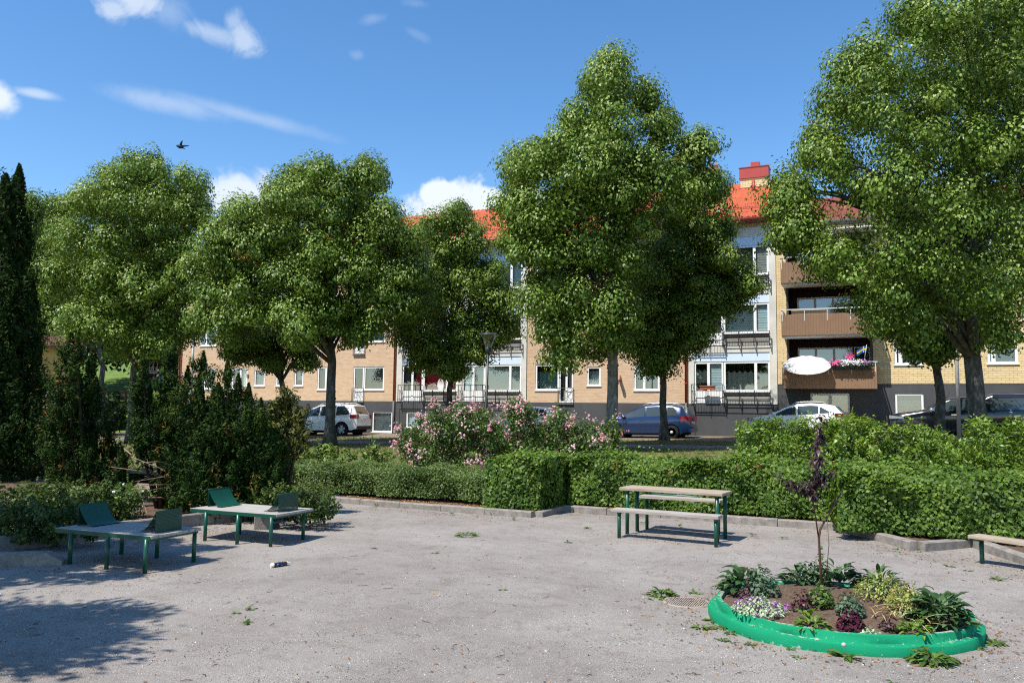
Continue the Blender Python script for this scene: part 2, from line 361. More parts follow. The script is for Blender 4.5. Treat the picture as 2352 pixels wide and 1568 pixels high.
for poly in ([(4, 25.6), (7.3, 25.55), (12.1, 25.85), (12.1, 23.5), (4, 23.5)], [(12.1, 24.6), (17.3, 24.8), (17.3, 23.5), (12.1, 23.5)], [(17.3, 24.8), (18.35, 26.4), (18.35, 23.5), (17.3, 23.5)], [(18.35, 26.4), (19.1, 25.65), (19.1, 23.5), (18.35, 23.5)], [(19.1, 25.65), (20.5, 29.4), (40, 29.4), (40, 23.5), (19.1, 23.5)]):
    hb_.add([(p[0], -p[1], .085) for p in poly], [tuple(range(len(poly)))])
tag(hb_.build('hedge_bed', soil), kind='structure')
soil_bed('shrub_bed', [(-2, 34), (7.2, 34), (7.4, 31.9), (7.7, 29.6), (8.0, 28.2), (7.6, 26.8), (-2, 26.2)], .09, soil)
# ------------------------------------------------------------------ buildings
brickA = brick_mat('tan_red_brick', (.64, .44, .28), (.55, .35, .21), (.72, .57, .38), (.56, .45, .34))
brickY = brick_mat('yellow_brick', (.78, .60, .31), (.70, .52, .25), (.82, .67, .42), (.33, .25, .17), 0.30, 0.10)
base_m = mat('dark_grey_render', (.082, .084, .088), .85, .2, 0, .18, 1.0, .15, 60)
conc = mat('pale_concrete', (.66, .64, .57), .85, .2, 0, .15, 1.3, .1, 30)
spand = mat('grey_pebble_render', (.34, .33, .30), .9, .15, 0, .15, 20, .3, 60)
bluep = mat('pale_blue_panel', (.66, .79, .92), .5, .3, 0, .03, 1.0)
white = mat('white_paint', (.86, .86, .85), .45, .4)
blackm = mat('black_iron', (.012, .012, .013), .5, .4)
redpipe = mat('red_downpipe', (.42, .075, .035), .45, .4, 0, .12, 2)
greypipe = mat('grey_downpipe', (.10, .10, .105), .5, .4)
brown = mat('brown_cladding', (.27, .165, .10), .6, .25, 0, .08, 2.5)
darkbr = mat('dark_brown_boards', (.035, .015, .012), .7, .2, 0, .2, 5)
redmetal = mat('red_roof_metal', (.40, .065, .05), .45, .4, 0, .06, 2)
glass = glass_mat()
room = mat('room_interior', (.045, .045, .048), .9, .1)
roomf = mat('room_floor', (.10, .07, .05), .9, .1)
def tile_mat():
    m = ramp_mat('orange_roof_tiles', [(0.3, (.32, .068, .028)), (0.5, (.41, .092, .038)), (0.75, (.50, .135, .065))], 3.0, 8, .75, 0, .02, .2)
    return m
tiles = tile_mat()
curt = {'white': mat('white_curtain', (.74, .76, .77), .8, .1), 'grey': mat('grey_sheer_curtain', (.42, .43, .41), .85, .1), 'red': mat('red_curtain', (.62, .035, .085), .8, .1),
        'teal': mat('teal_curtain', (.20, .36, .37), .8, .1), 'blind': mat('white_blind', (.66, .73, .76), .7, .2), 'mauve': mat('mauve_curtain', (.22, .19, .23), .8, .1),
        'dark': mat('dark_blind', (.13, .135, .14), .7, .2), 'tan': mat('taupe_blind', (.42, .38, .34), .7, .2)}
def wall_grid(mb, x0, x1, z0, z1, holes, y=0.0, rev=0.14, m=0, mr=1):
    xs = sorted({x0, x1, *[h[0] for h in holes], *[h[1] for h in holes]}); zs = sorted({z0, z1, *[h[2] for h in holes], *[h[3] for h in holes]})
    xs = [x for x in xs if x0 <= x <= x1]; zs = [z for z in zs if z0 <= z <= z1]
    for a, b in zip(xs[:-1], xs[1:]):
        for c, d in zip(zs[:-1], zs[1:]):
            mx_, mz = (a+b)/2, (c+d)/2
            if any(h[0] < mx_ < h[1] and h[2] < mz < h[3] for h in holes): continue
            mb.add([(a, y, c), (b, y, c), (b, y, d), (a, y, d)], [(0, 1, 2, 3)], m)
    for (a, b, c, d) in holes:
        Y = y+rev
        mb.add([(a, y, c), (b, y, c), (b, y, d), (a, y, d), (a, Y, c), (b, Y, c), (b, Y, d), (a, Y, d)], [(0, 1, 5, 4), (1, 2, 6, 5), (2, 3, 7, 6), (3, 0, 4, 7)], mr)
def drape(x0, x1, z0, z1, y, waves, amp=.035, wave_top=False):
    mb = MB(); n = max(8, int(waves*6)); vs = []
    for i in range(n+1):
        u = i/n; x = x0+(x1-x0)*u; yy = y+amp*math.sin(u*waves*2*math.pi)+.4*amp*math.sin(u*waves*5+1)
        t = z1-(0.10*(0.5+0.5*math.cos(u*waves*2*math.pi)) if wave_top else 0)
        vs += [(x, yy, z0), (x, yy+.01, t)]
    mb.add(vs, [(2*i, 2*i+2, 2*i+3, 2*i+1) for i in range(n)], 0, True); return mb
def window(parent, x0, x1, z0, z1, splits=(), y=0.0, cover=None, name='window', fw=.085, lower=None, tilt_open=False, sill=True):
    """white frame set in its opening; splits = mullion positions; cover = list per pane of (kind, z-from fraction, z-to fraction)"""
    f = MB(); Y0, Y1 = y+.03, y+.11
    f.box(x0, x1, Y0, Y1, z1-fw, z1); f.box(x0, x1, Y0, Y1, z0, z0+fw)
    f.box(x0, x0+fw, Y0+.002, Y1-.002, z0+fw, z1-fw); f.box(x1-fw, x1, Y0+.002, Y1-.002, z0+fw, z1-fw)
    ed = [x0+fw]
    for s_ in splits:
        f.box(s_-fw*.75, s_+fw*.75, Y0+.002, Y1-.002, z0+fw, z1-fw); ed += [s_-fw*.75, s_+fw*.75]
    ed.append(x1-fw)
    if sill: f.box(x0-.04, x1+.04, y-.05, y+.03, z0-.035, z0+.005)
    o = f.build(name, white, parent)
    for i in range(0, len(ed), 2):
        a, b = ed[i], ed[i+1]; zb = z0+fw
        if lower is not None and i//2 in lower:          # solid white lower door panel
            zb = z0+lower[i//2]; MB().box(a, b, y+.055, y+.10, z0+fw, zb).build('door_panel', white, o)
        g = MB(); g.add([(a, y+.07, zb), (b, y+.07, zb), (b, y+.07, z1-fw), (a, y+.07, z1-fw)], [(0, 1, 2, 3)]); g.build('pane', glass, o)
        c = cover[i//2] if cover and i//2 < len(cover) else None
        if c:
            kind, fa, fb = c[:3]; h = z1-fw-zb; za, zc = zb+h*fa, zb+h*fb
            if kind in ('blind', 'dark', 'tan', 'white') and len(c) < 4:
                bm_ = MB(); bm_.add([(a-.02, y+.16, za), (b+.02, y+.16, za), (b+.02, y+.16, zc), (a-.02, y+.16, zc)], [(0, 1, 2, 3)])
                k = int((zc-za)/.12)
                for q in range(k): bm_.box(a-.01, b+.01, y+.150, y+.156, za+q*.12+.03, za+q*.12+.09)
                bm_.build('blind', curt[kind], o)
            else:
                drape(a-.02, b+.02, za, zc, y+.2, max(2, (b-a)*4), .03, kind == 'grey').build('curtain', curt[kind], o)
    return o
def rail_bars(mb, x0, x1, y, z0, z1, step=.11, r=.006):
    n = max(1, int((x1-x0)/step))
    for i in range(n+1):
        x = x0+(x1-x0)*i/n; mb.box(x-r, x+r, y-r, y+r, z0, z1)
def french_rail(parent, x0, x1, z0, z1, out=.32):
    m = MB(); t = .012
    for z in (z0, z0+.12, z0+.62, z1-.02):
        m.box(x0, x1, -out-t, -out+t, z, z+.02)
        m.box(x0-t, x0+t, -out+t, 0, z, z+.03); m.box(x1-t, x1+t, -out+t, 0, z, z+.03)
    rail_bars(m, x0, x1, -out, z0, z0+.64, .13)
    for x in (x0, (x0+x1)/2, x1): m.box(x-.014, x+.014, -out-.016, -out+.016, z0-.1, z1)
    for x in (x0, x1): rail_bars(m, x, x, -out*.5, z0, z0+.64)
    return m.build('balcony_railing', blackm, parent)
def flower_guard(parent, x0, x1, z):      # black iron shelf and grille for flower boxes under a window
    m = MB(); o_ = .26
    m.box(x0, x1, -o_-.02, -o_+.02, z-.20, z-.17); m.box(x0, x1, -o_-.012, -o_+.012, z+.03, z+.05); m.box(x0, x1, -.03, 0, z-.21, z-.18)
    m.box(x0, x1, -o_-.014, -o_+.014, z-.36, z-.34)
    rail_bars(m, x0, x1, -o_, z-.17, z+.03, .12)
    n = 3
    for i in range(n+1):
        x = x0+(x1-x0)*i/n; m.box(x-.016, x+.016, -o_-.026, -o_+.026, z-.62, z+.06); m.box(x-.015, x+.015, -o_, 0, z-.62, z-.59); m.box(x-.012, x+.012, -o_+.02, 0, z-.21, z-.17)
    return m.build('flower_box_guard', blackm, parent)
def leaf_rail(parent, x0, x1, z0, z1, y=-.06):   # small french balcony guard with branching ironwork
    m = MB(); rr = random.Random(int(x0*100+z0*10))
    for z in (z0, z1): m.box(x0, x1, y-.012, y+.012, z-.012, z+.012)
    for x in (x0, x1): m.box(x-.012, x+.012, y-.014, y+.014, z0, z1)
    w, h = x1-x0, z1-z0
    for s_ in range(3):
        bx = x0+w*(.2+.3*s_); p = [(bx, y, z0)]
        for t in range(1, 6): p.append((min(x1, max(x0, bx+rr.uniform(-.12, .12)*w*1.2)), y, z0+h*t/5.))
        m.tube(p, .009, 5)
        for t in range(1, 5): m.tube([p[t], (min(x1, max(x0, p[t][0]+rr.choice((-1, 1))*w*.3)), y, min(z1, p[t][2]+h*.2))], .007, 4)
    m.box(x0-.02, x1+.02, y-.05, 0.0, z0-.05, z0-.02)
    return m.build('balcony_railing', mat('grey_iron', (.12, .12, .125), .5, .4), parent)
BA = thing('brick_apartment_building', 'long tan brick apartment block with orange tiled roof and pale concrete balcony bays', 'building', (0, 0, 0))
X0, X1 = -23.75, 13.53; ST = 2.76; ZB = 2.45; ZT = 10.58
holes = []; WN = []
def W_(x0, x1, z0, z1, **kw): holes.append((x0, x1, z0, z1)); WN.append((x0, x1, z0, z1, kw))
covs = [None, ('blind', 0, 1), ('grey', 0, .8), ('dark', .0, 1), ('white', .35, 1), ('mauve', 0, 1, 1), ('tan', 0, 1)]
rw = random.Random(5)
def rc(n): return [rw.choice(covs) for _ in range(n)]
for k in range(3):
    o = ST*k; g = k == 0
    W_(-21.98, -20.64, 3.12+o, 4.46+o, splits=(-21.5,), cover=[None, ('dark', 0, 1)] if g else rc(2))
    W_(-19.77, -17.99, 3.12+o, 4.45+o, splits=(-19.2, -18.55), cover=[('white', 0, 1, 1), ('mauve', 0, 1, 1), ('white', 0, 1, 1)] if g else rc(3))
    W_(-17.44, -16.62, 3.31+o, 4.29+o, cover=[('blind', 0, 1)] if g else rc(1))
    W_(-15.75, -15.1, 3.31+o, 4.27+o, cover=[('white', 0, 1)] if g else rc(1))
    W_(-14.35, -13.7, 3.31+o, 4.27+o, cover=rc(1))
    W_(-12.65, -11.35, 3.08+o, 4.44+o, splits=(-12.05,), cover=[('mauve', 0, 1, 1), ('red', 0, .25, 1)] if g else rc(2))
    W_(-10.08, -9.37, 2.37+o+.08, 4.43+o, cover=[None] if g else rc(1), sill=False, lower={0: .74})
    W_(-9.36, -7.99, 3.08+o, 4.43+o, cover=[('dark', 0, 1)] if g else [('blind', 0, 1)])
    W_(1.37, 2.69, 3.07+o, 4.43+o, cover=[('teal', 0, .75)] if g else [('blind', .05, 1)])
    W_(2.70, 3.46, 2.45+o, 4.43+o, splits=(3.1,), cover=[('mauve', 0, 1, 1), ('mauve', 0, 1, 1)] if g else rc(2), fw=.07, sill=False, lower={1: .74})
    W_(4.22, 4.95, 3.30+o, 4.27+o, cover=[('white', 0, .85, 1)])
    W_(6.69, 7.97, 3.07+o, 4.41+o, splits=(7.2,), cover=[('teal', 0, 1, 1), ('teal', 0, 1, 1)] if g else rc(2))
wl = MB()
for (a, b) in ((X0, -7.12), (0.87, 9.42)):
    hh = [h for h in holes if a < (h[0]+h[1])/2 < b]
    wall_grid(wl, a, b, ZB, 11.05, hh)
wall_grid(wl, X1-4.11, X1, ZT, 11.05, []); wall_grid(wl, -7.12, .87, ZT, 11.05, [])
wl.add([(X0, 0, 0), (X0, 11, 0), (X0, 11, 11.05), (X0, 0, 11.05)], [(0, 1, 2, 3)]); wl.add([(X1, 0.2, 0), (X1, 11, 0), (X1, 11, 11.05), (X1, 0.2, 11.05)], [(0, 1, 2, 3)])
wl.add([(X0, 11, 0), (X1, 11, 0), (X1, 11, 11.05), (X0, 11, 11.05)], [(0, 1, 2, 3)])
wl.build('brick_wall', [brickA, conc], BA)
bholes = []
bw = []
for (a, b, c, d, sp) in ((-8.70, -7.35, .69, 1.87, ()), (-16.9, -15.9, 1.35, 1.95, (-16.4,)), (-14.2, -13.3, 1.35, 1.95, ()), (-12.6, -11.8, 1.35, 1.95, ()), (-6.45, -5.55, .95, 1.85, ()), (-3.6, -2.7, .95, 1.85, ()), (-20, -19, 1.35, 1.95, ())):
    bholes.append((a, b, c, d)); bw.append((a, b, c, d, sp))
bs = MB(); wall_grid(bs, X0, X1, -.4, ZB, bholes, y=-.03, rev=.14, m=0, mr=0)
bs.add([(X0, -.03, ZB), (X1, -.03, ZB), (X1, .02, ZB), (X0, .02, ZB)], [(0, 1, 2, 3)])
# sunk panels with a raised edge in the base under the bays
for (a, b) in ((-6.9, .5), (9.7, 13.1)):
    bs.box(a, b, -.06, -.03, 2.02, 2.06); bs.box(a, a+.03, -.055, -.03, 0, 2.02)
bs.box(5.9, 5.93, -.05, -.03, .7, 1.9)
bs.build('base_wall', base_m, BA)
for (a, b, c, d, kw) in WN: window(BA, a, b, c, d, **kw)
for i, (a, b, c, d, sp) in enumerate(bw): window(BA, a, b, c, d, splits=sp, y=-.02, cover=[('blind', 0, 1)]*2 if i in (0, 4, 5) else None)
for k in range(3):
    o = ST*k; leaf_rail(BA, -10.12, -9.33, 2.40+o, 3.18+o); leaf_rail(BA, 2.66, 3.5, 2.40+o, 3.20+o)
# concrete bays
def bay(x0, x1, cells, lab):
    c = MB(); n = len(cells)
    c.box(x0, cells[0][0], -.06, .2, ZB-.02, ZT+.25); c.box(cells[-1][2], x1, -.06, .2, ZB-.02, ZT+.25)
    for i in range(n-1): c.box(cells[i][2], cells[i+1][0], -.055, .2, ZB-.015, ZT)
    for (a, dr, b) in cells:
        for k in range(1, 4):
            zt = 4.85+ST*(k-1); nxt = 2.42+ST*k if k < 3 else ZT+.25
            c.box(a, b, -.05, .2, zt+.02, nxt)
    c.build('concrete_frame', conc, BA)
    for ci, (a, dr, b) in enumerate(cells):
        for k in range(3):
            o = ST*k
            MB().box(a, b, -.02, .2, 4.45+o, 4.87+o).build('blue_panel', bluep, BA)
            MB().box(dr+.03, b, -.01, .2, 2.42+o, 3.03+o).build('spandrel_panel', spand, BA)
            cv = lab[ci][k]
            window(BA, a, dr+.02, 2.44+o, 4.44+o, splits=((a+dr)/2,), y=-.03, cover=cv[:2], lower={0: .62, 1: .62}, name='balcony_door', sill=False)
            window(BA, dr+.04, b, 3.03+o, 4.44+o, splits=(dr+(b-dr)*.70,), y=-.03, cover=cv[2:])
            french_rail(BA, a-.06, dr+.03, 2.42+o, 3.36+o); flower_guard(BA, dr+.09, b+.02, 3.03+o)
B1 = ('blind', 0, 1); R1 = ('red', 0, 1, 1); G1 = ('grey', 0, .72)
bay(-7.12, .87, [(-6.77, -5.44, -3.25), (-2.95, -1.59, .57)],
    [[[('dark', 0, 1), ('red', .1, 1, 1), R1, R1], [B1, None, ('mauve', 0, 1, 1), B1], [G1, G1, G1, G1]], [[B1, B1, B1, B1], [B1, B1, None, ('mauve', 0, 1, 1)], [None, B1, ('tan', 0, 1), B1]]])
bay(9.42, X1, [(9.68, 11.05, 13.21)], [[[('grey', .3, .8), B1, G1, G1], [B1, B1, B1, B1], [B1, B1, ('dark', 0, 1), ('tan', 0, 1)]]])
# interiors: dark rooms behind the openings
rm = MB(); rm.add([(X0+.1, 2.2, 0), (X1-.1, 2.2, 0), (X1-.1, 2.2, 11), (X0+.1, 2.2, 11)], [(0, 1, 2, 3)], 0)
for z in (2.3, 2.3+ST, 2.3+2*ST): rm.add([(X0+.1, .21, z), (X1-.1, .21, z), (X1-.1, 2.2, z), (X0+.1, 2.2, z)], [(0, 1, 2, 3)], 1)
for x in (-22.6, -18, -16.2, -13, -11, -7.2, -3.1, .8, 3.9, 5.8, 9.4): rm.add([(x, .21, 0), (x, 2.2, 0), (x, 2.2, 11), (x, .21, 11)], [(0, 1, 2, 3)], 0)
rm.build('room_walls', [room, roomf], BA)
# eaves, roof with pantile waves
EZ, EY, RY, RZ = 11.2, -.55, 5.2, 14.45
def roof_mesh(x0, x1, EY, EZ, RY, RZ, BY, step=.1):
    n = int((x1-x0)/step); k = 16; V = []; F = []
    for i in range(n+1):
        x = x0+(x1-x0)*i/n; w = .04*math.sin(i*2*math.pi/3.)
        for j in range(k*2+1):
            t = j/(k*2.); yy = EY+(RY-EY)*t; zz = EZ+(RZ-EZ)*t + w + .045*(1-(j % 2))*(1 if j < k*2 else 0)
            V.append((x, yy, zz))
        V.append((x, BY, EZ))
    r = k*2+2
    for i in range(n):
        for j in range(r-1): F.append((i*r+j, i*r+r+j, i*r+r+j+1, i*r+j+1))
    return V, F
V, F = roof_mesh(X0-.3, X1-.12, EY, EZ, RY, RZ, 11.6)
rf = mesh_np('roof', V, F, [tiles], BA)
ch = MB()
def chimney(x0, x1, yc, zb, zt, pot=None):
    c = MB(); y0, y1 = yc-.45, yc+.45
    c.box(x0, x1, y0, y1, zb, zt-.55); o = c.build('chimney', brickY, rf)
    m = MB(); m.box(x0-.05, x1+.05, y0-.05, y1+.05, zt-.55, zt); m.box(x0-.08, x1+.08, y0-.08, y1+.08, zt, zt+.04); m.box(x0-.06, x1+.06, y0-.06, y1+.06, zb+.15, zb+.62)
    m.box(x0-.07, x1+.07, y0-.07, y1+.07, zt-.57, zt-.53)
    if pot: m.box(*pot, yc-.2, yc+.2, zt+.04, zt+.36)
    m.build('chimney_cap', redmetal, rf); return o
def fix(p, q, yy): return on_d(p, q, yy)
a = on_d(1701, 420, 4.2); b = on_d(1763, 420, 4.2); t_ = on_d(1730, 385, 4.2)
chimney(a[0], b[0], 4.6, 13.3, t_[2], (a[0]+.5, a[0]+.95))
a2 = on_d(1590, 420, 4.2); b2 = on_d(1647, 420, 4.2); t2 = on_d(1620, 393, 4.2)
chimney(a2[0], b2[0], 4.6, 13.3, t2[2], (b2[0]-.45, b2[0]-.02))
tr_ = MB(); tr_.tube([(a[0]+.75, 3.6, 13.4), (a[0]+.75, 3.6, 14.1)], .09, 10); tr_.build('vent_pipe', redmetal, rf)
sg = MB()
for (q, zz) in ((.14, .16), (.14, .24)):
    y_ = EY+(RY-EY)*q; z_ = EZ+(RZ-EZ)*q; sg.box(X0+.2, X1-.6, y_-.015, y_+.015, z_+zz, z_+zz+.025)
y_ = EY+(RY-EY)*.14; z_ = EZ+(RZ-EZ)*.14
x = X0+.5
while x < X1-.6:
    sg.box(x-.02, x+.02, y_-.01, y_+.02, z_, z_+.28); x += 1.1
x = X0+.25
while x < X1-.6:
    sg.box(x-.008, x+.008, y_-.008, y_+.008, z_+.16, z_+.26); x += .14
sg.build('snow_guard', redmetal, rf)
gt = MB(); gt.tube([(X0-.3, EY-.07, EZ-.06), (X1, EY-.07, EZ-.06)], .075, 10, 0); gt.box(X0-.28, X1-.02, EY-.01, EY+.02, EZ-.17, EZ-.03, 0)
gt.build('gutter', redmetal, BA)
sf = MB(); sf.box(X0-.25, X1-.1, EY+.02, -.003, EZ-.16, EZ-.11); sf.build('soffit', mat('brown_soffit', (.16, .09, .06), .7, .2), BA)
vg = MB(); vg.add([(X1-.14, EY-.05, EZ+.05), (X1+.06, EY-.05, EZ+.05), (X1+.06, RY, RZ+.12), (X1-.14, RY, RZ+.12), (X1-.14, EY-.05, EZ-.15), (X1+.06, EY-.05, EZ-.15), (X1+.06, RY, RZ-.15), (X1-.14, RY, RZ-.15)],
    [(0, 1, 2, 3), (1, 5, 6, 2), (0, 3, 7, 4), (0, 4, 5, 1)]); vg.build('verge_flashing', redmetal, BA)
def downpipe(x, y=-.1):
    p = MB(); p.tube([(x, y, ZB+.02), (x, y, 10.9), (x, -.5, EZ-.1)], .058, 10, 0); p.tube([(x, y, -.2), (x, y, ZB+.02)], .062, 10, 1)
    for z in (3.4, 5.6, 7.9, 10.1): p.box(x-.07, x+.07, y-.065, 0, z, z+.03, 0)
    p.build('downpipe', [redpipe, greypipe], BA)
for x in (-23.55, -7.24, 9.3): downpipe(x)
v = MB(); v.tube([(5.95, .0, 3.75), (5.95, -.18, 3.74), (6.02, -.34, 3.62), (6.04, -.36, 3.5)], .085, 12); v.build('vent_elbow', mat('copper_vent', (.36, .19, .12), .5, .4), BA)
MB().box(-18.0-.0, -17.86, -.05, 0, 3.85, 4.05).build('wall_box', mat('rust_box', (.28, .12, .06), .6, .3), BA)
# ---- yellow brick block
YB = thing('yellow_apartment_building', 'yellow brick apartment block with brown clad recessed balconies', 'building', (0, 0, 0))
YX0, YX1, YS, YZB = 13.55, 33.0, 2.385, 3.37
yh = []; yw = []
LO = []      # loggia openings
for k in range(3):
    o = YS*k; yh.append((13.98, 17.62, 3.72+o, 5.44+o)); LO.append(o)
    for (a, b, sp) in ((18.48, 19.58, (18.72,)), (22.04, 23.16, (22.27,)), (25.4, 26.6, (25.7,))):
        yh.append((a, b, 4.20+o, 5.46+o)); yw.append((a, b, 4.20+o, 5.46+o, sp))
w_ = MB(); wall_grid(w_, YX0, YX1, YZB, 10.75, yh, y=-.02, rev=.14)
w_.add([(YX1, -.02, 0), (YX1, 11, 0), (YX1, 11, 10.75), (YX1, -.02, 10.75)], [(0, 1, 2, 3)])
w_.build('brick_wall', [brickY, brickY], YB)
yb = [(14.96, 16.62, 2.03, 2.95, (15.8,)), (18.46, 19.58, 2.01, 2.95, ()), (22.05, 23.3, 2.0, 2.95, ()), (25.4, 26.6, 2.0, 2.95, ())]
w_ = MB(); wall_grid(w_, YX0, YX1, 0, YZB, [q[:4] for q in yb], y=0.0, rev=.14, mr=0); w_.add([(YX0, -.02, YZB), (YX1, -.02, YZB), (YX1, .01, YZB), (YX0, .01, YZB)], [(0, 1, 2, 3)]); w_.build('base_wall', base_m, YB)
for i, (a, b, c, d, sp) in enumerate(yb): window(YB, a, b, c, d, splits=sp, y=.0, cover=[B1, B1])
for i, (a, b, c, d, sp) in enumerate(yw): window(YB, a, b, c, d, splits=sp, y=-.02, cover=[[B1, B1], [('tan', 0, 1), ('dark', 0, 1)], [B1, ('dark', 0, 1)]][i % 3], fw=.1)
for o in LO:
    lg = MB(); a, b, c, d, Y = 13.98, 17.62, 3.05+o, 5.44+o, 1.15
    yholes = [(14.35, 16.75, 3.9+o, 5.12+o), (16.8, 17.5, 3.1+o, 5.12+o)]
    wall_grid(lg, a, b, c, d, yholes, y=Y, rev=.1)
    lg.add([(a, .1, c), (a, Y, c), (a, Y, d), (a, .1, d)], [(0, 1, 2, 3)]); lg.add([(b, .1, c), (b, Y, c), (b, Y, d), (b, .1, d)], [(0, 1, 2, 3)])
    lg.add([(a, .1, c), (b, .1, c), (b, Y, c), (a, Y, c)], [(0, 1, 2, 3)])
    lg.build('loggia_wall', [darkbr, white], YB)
    MB().box(a-.1, b+.12, -1.18, 1.2, d, d+.07).build('balcony_slab', mat('white_soffit', (.72, .72, .70), .7, .2), YB)
    window(YB, *yholes[0], splits=(15.15, 15.95), y=Y, cover=[('dark', 0, 1), B1, ('dark', 0, .9)], fw=.07)
    window(YB, *yholes[1], y=Y, cover=[None], fw=.06, name='balcony_door')
    bl = MB(); pa, pb, z0, z1 = 13.87, 17.77, 3.12+o, 4.06+o
    n = 34
    for i in range(n):
        xa = pa+(pb-pa)*i/n; bl.box(xa+.0018, pa+(pb-pa)*(i+1)/n-.0018, -1.23, -1.2, z0, z1)
    bl.box(pa+.004, pb-.004, -1.2, -1.17, z0+.002, z1-.002)
    for xs_ in (pa, pb-.03): bl.box(xs_, xs_+.03, -1.17, -.03, z0, z1)
    bl.box(pa+.031, pb-.031, -1.169, .0, z0+.02, z0+.12); bp_ = bl.build('balcony_front', brown, YB)
    hr = MB(); hr.box(pa-.03, pb+.03, -1.25, -1.19, z1+.20, z1+.245); hr.box(pa-.03, pa+.03, -1.189, -.03, z1+.2, z1+.24); hr.box(pb-.03, pb+.03, -1.189, -.03, z1+.2, z1+.24)
    for i in range(5): hr.box(pa+.05+(pb-pa-.1)*i/4-.015, pa+.05+(pb-pa-.1)*i/4+.015, -1.235, -1.2, z1-.3, z1+.2)
    hr.build('handrail', mat('galvanised_rail', (.62, .63, .63), .4, .5), bp_)
    for xp in (14.0, 17.52): MB().box(xp, xp+.08, -.1, .0, z1, d).build('balcony_post', mat('grey_post', (.07, .075, .085), .5, .3), YB)
V, F = roof_mesh(YX0+.1, YX1+.3, -.5, 10.75, 5.0, 13.2, 11.4)
mesh_np('roof', V, F, [mat('dark_red_tiles', (.20, .06, .04), .8, .2, 0, .2, 3)], YB)
g2 = MB(); g2.tube([(YX0+.05, -.56, 10.72), (YX1+.3, -.56, 10.72)], .07, 10); g2.box(YX0+.1, YX1+.2, -.5, -.025, 10.62, 10.68); g2.build('gutter', greypipe, YB)
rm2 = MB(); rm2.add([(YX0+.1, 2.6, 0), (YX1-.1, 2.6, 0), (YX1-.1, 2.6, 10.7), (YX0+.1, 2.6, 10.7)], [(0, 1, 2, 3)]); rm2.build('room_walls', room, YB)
# ---- things on the balconies
def on_rail(x, y, yy): return on_d(x, y, yy)
pr = on_d(1853, 836, -1.45)
PA = thing('parasol', 'open white scalloped parasol tilted outward over the lower balcony rail', 'parasol', pr)
cn = MB(); R_ = 1.03; n = 24; prof = [(0, .30), (.25, .27), (.55, .17), (.85, .04), (1.0, -.04)]
vs = []
for (r, z) in prof:
    for i in range(n):
        q = 2*math.pi*i/n; sc_ = 1.0 if i % 2 else .95 if r > .5 else .985
        vs.append((R_*r*sc_*math.cos(q), R_*r*sc_*math.sin(q), z+(0 if i % 2 else -.028*r)))
fs = [(i*n+j, i*n+(j+1) % n, (i+1)*n+(j+1) % n, (i+1)*n+j) for i in range(len(prof)-1) for j in range(n)]
cn.add(vs, fs); co_ = cn.build('canopy', mat('white_canvas', (.62, .62, .60), .8, .1), PA)
st_ = MB(); st_.tube([(0, 0, -1.1), (0, 0, .32)], .02, 8); st_.build('pole', mat('white_pole', (.7, .7, .7), .4, .4), PA)
PA.rotation_euler = (math.radians(27), 0, math.radians(5))
fl_m = {'pink': mat('pink_petals', (.78, .12, .34), .6, .2), 'white': mat('white_petals', (.82, .80, .78), .6, .2), 'mauve': mat('mauve_petals', (.40, .12, .42), .6, .2)}
# ------------------------------------------------------------------ foliage tools
def unit(v): return v/(np.linalg.norm(v, axis=-1, keepdims=True)+1e-9)
def rdir(n, g=RNG): return unit(g.normal(size=(n, 3)))
def leaf_geo(C, Nrm, Dir, L, Wd, fold=.18):
    Nrm = unit(Nrm); Dir = Dir-(Dir*Nrm).sum(1, keepdims=True)*Nrm; Dir = unit(Dir); S = np.cross(Nrm, Dir)
    L = L[:, None]; Wd = Wd[:, None]
    b = C-Dir*L*.5; t = C+Dir*L*.5-Nrm*L*.06; m = C-Dir*L*.06+Nrm*Wd*fold
    l = m+S*Wd*.5; r = m-S*Wd*.5
    V = np.stack([b, r, t, l], 1).reshape(-1, 3); F = np.arange(len(C)*4).reshape(-1, 4); return V, F
class Leaves:
    def __init__(s): s.V = []; s.F = []; s.a = []; s.m = []; s.n = 0
    def add(s, C, Nrm, Dir, L, Wd, rnd, mi=0, fold=.18):
        if len(C) == 0: return
        V, F = leaf_geo(C, Nrm, Dir, L, Wd, fold); s.V.append(V); s.F.append(F+s.n); s.n += len(V); s.a.append(rnd); s.m.append(np.full(len(C), mi))
    def build(s, name, mats, parent=None, origin=None):
        V = np.concatenate(s.V)
        if origin is not None: V = V-np.asarray(origin)
        return mesh_np(name, V, np.concatenate(s.F), mats, parent, mi=np.concatenate(s.m), attr=np.concatenate(s.a))
DOWN = np.array([0, 0, -1.0]); UP = np.array([0, 0, 1.0])
linden = leaf_mat('linden_leaf', (.044, .090, .010), (.150, .240, .027), (.40, .49, .13), .45, .30, .2)
linden2 = leaf_mat('linden_leaf_deep', (.038, .083, .010), (.134, .222, .026), (.37, .46, .12), .45, .30, .2)
bark = ramp_mat('linden_bark', [(0.3, (.028, .026, .024)), (0.5, (.085, .08, .072)), (0.68, (.19, .18, .16))], 7, 9, .95, .9, .04, .1, None, None, 'Object', (1, 1, .35))
bark_pale = ramp_mat('sunlit_bark', [(0.3, (.055, .052, .048)), (0.5, (.17, .165, .15)), (0.68, (.33, .32, .29))], 8, 9, .95, .9, .04, .1, None, None, 'Object', (1, 1, .4))  # paler copy of the bark, sunlight on the trunk painted into its colour
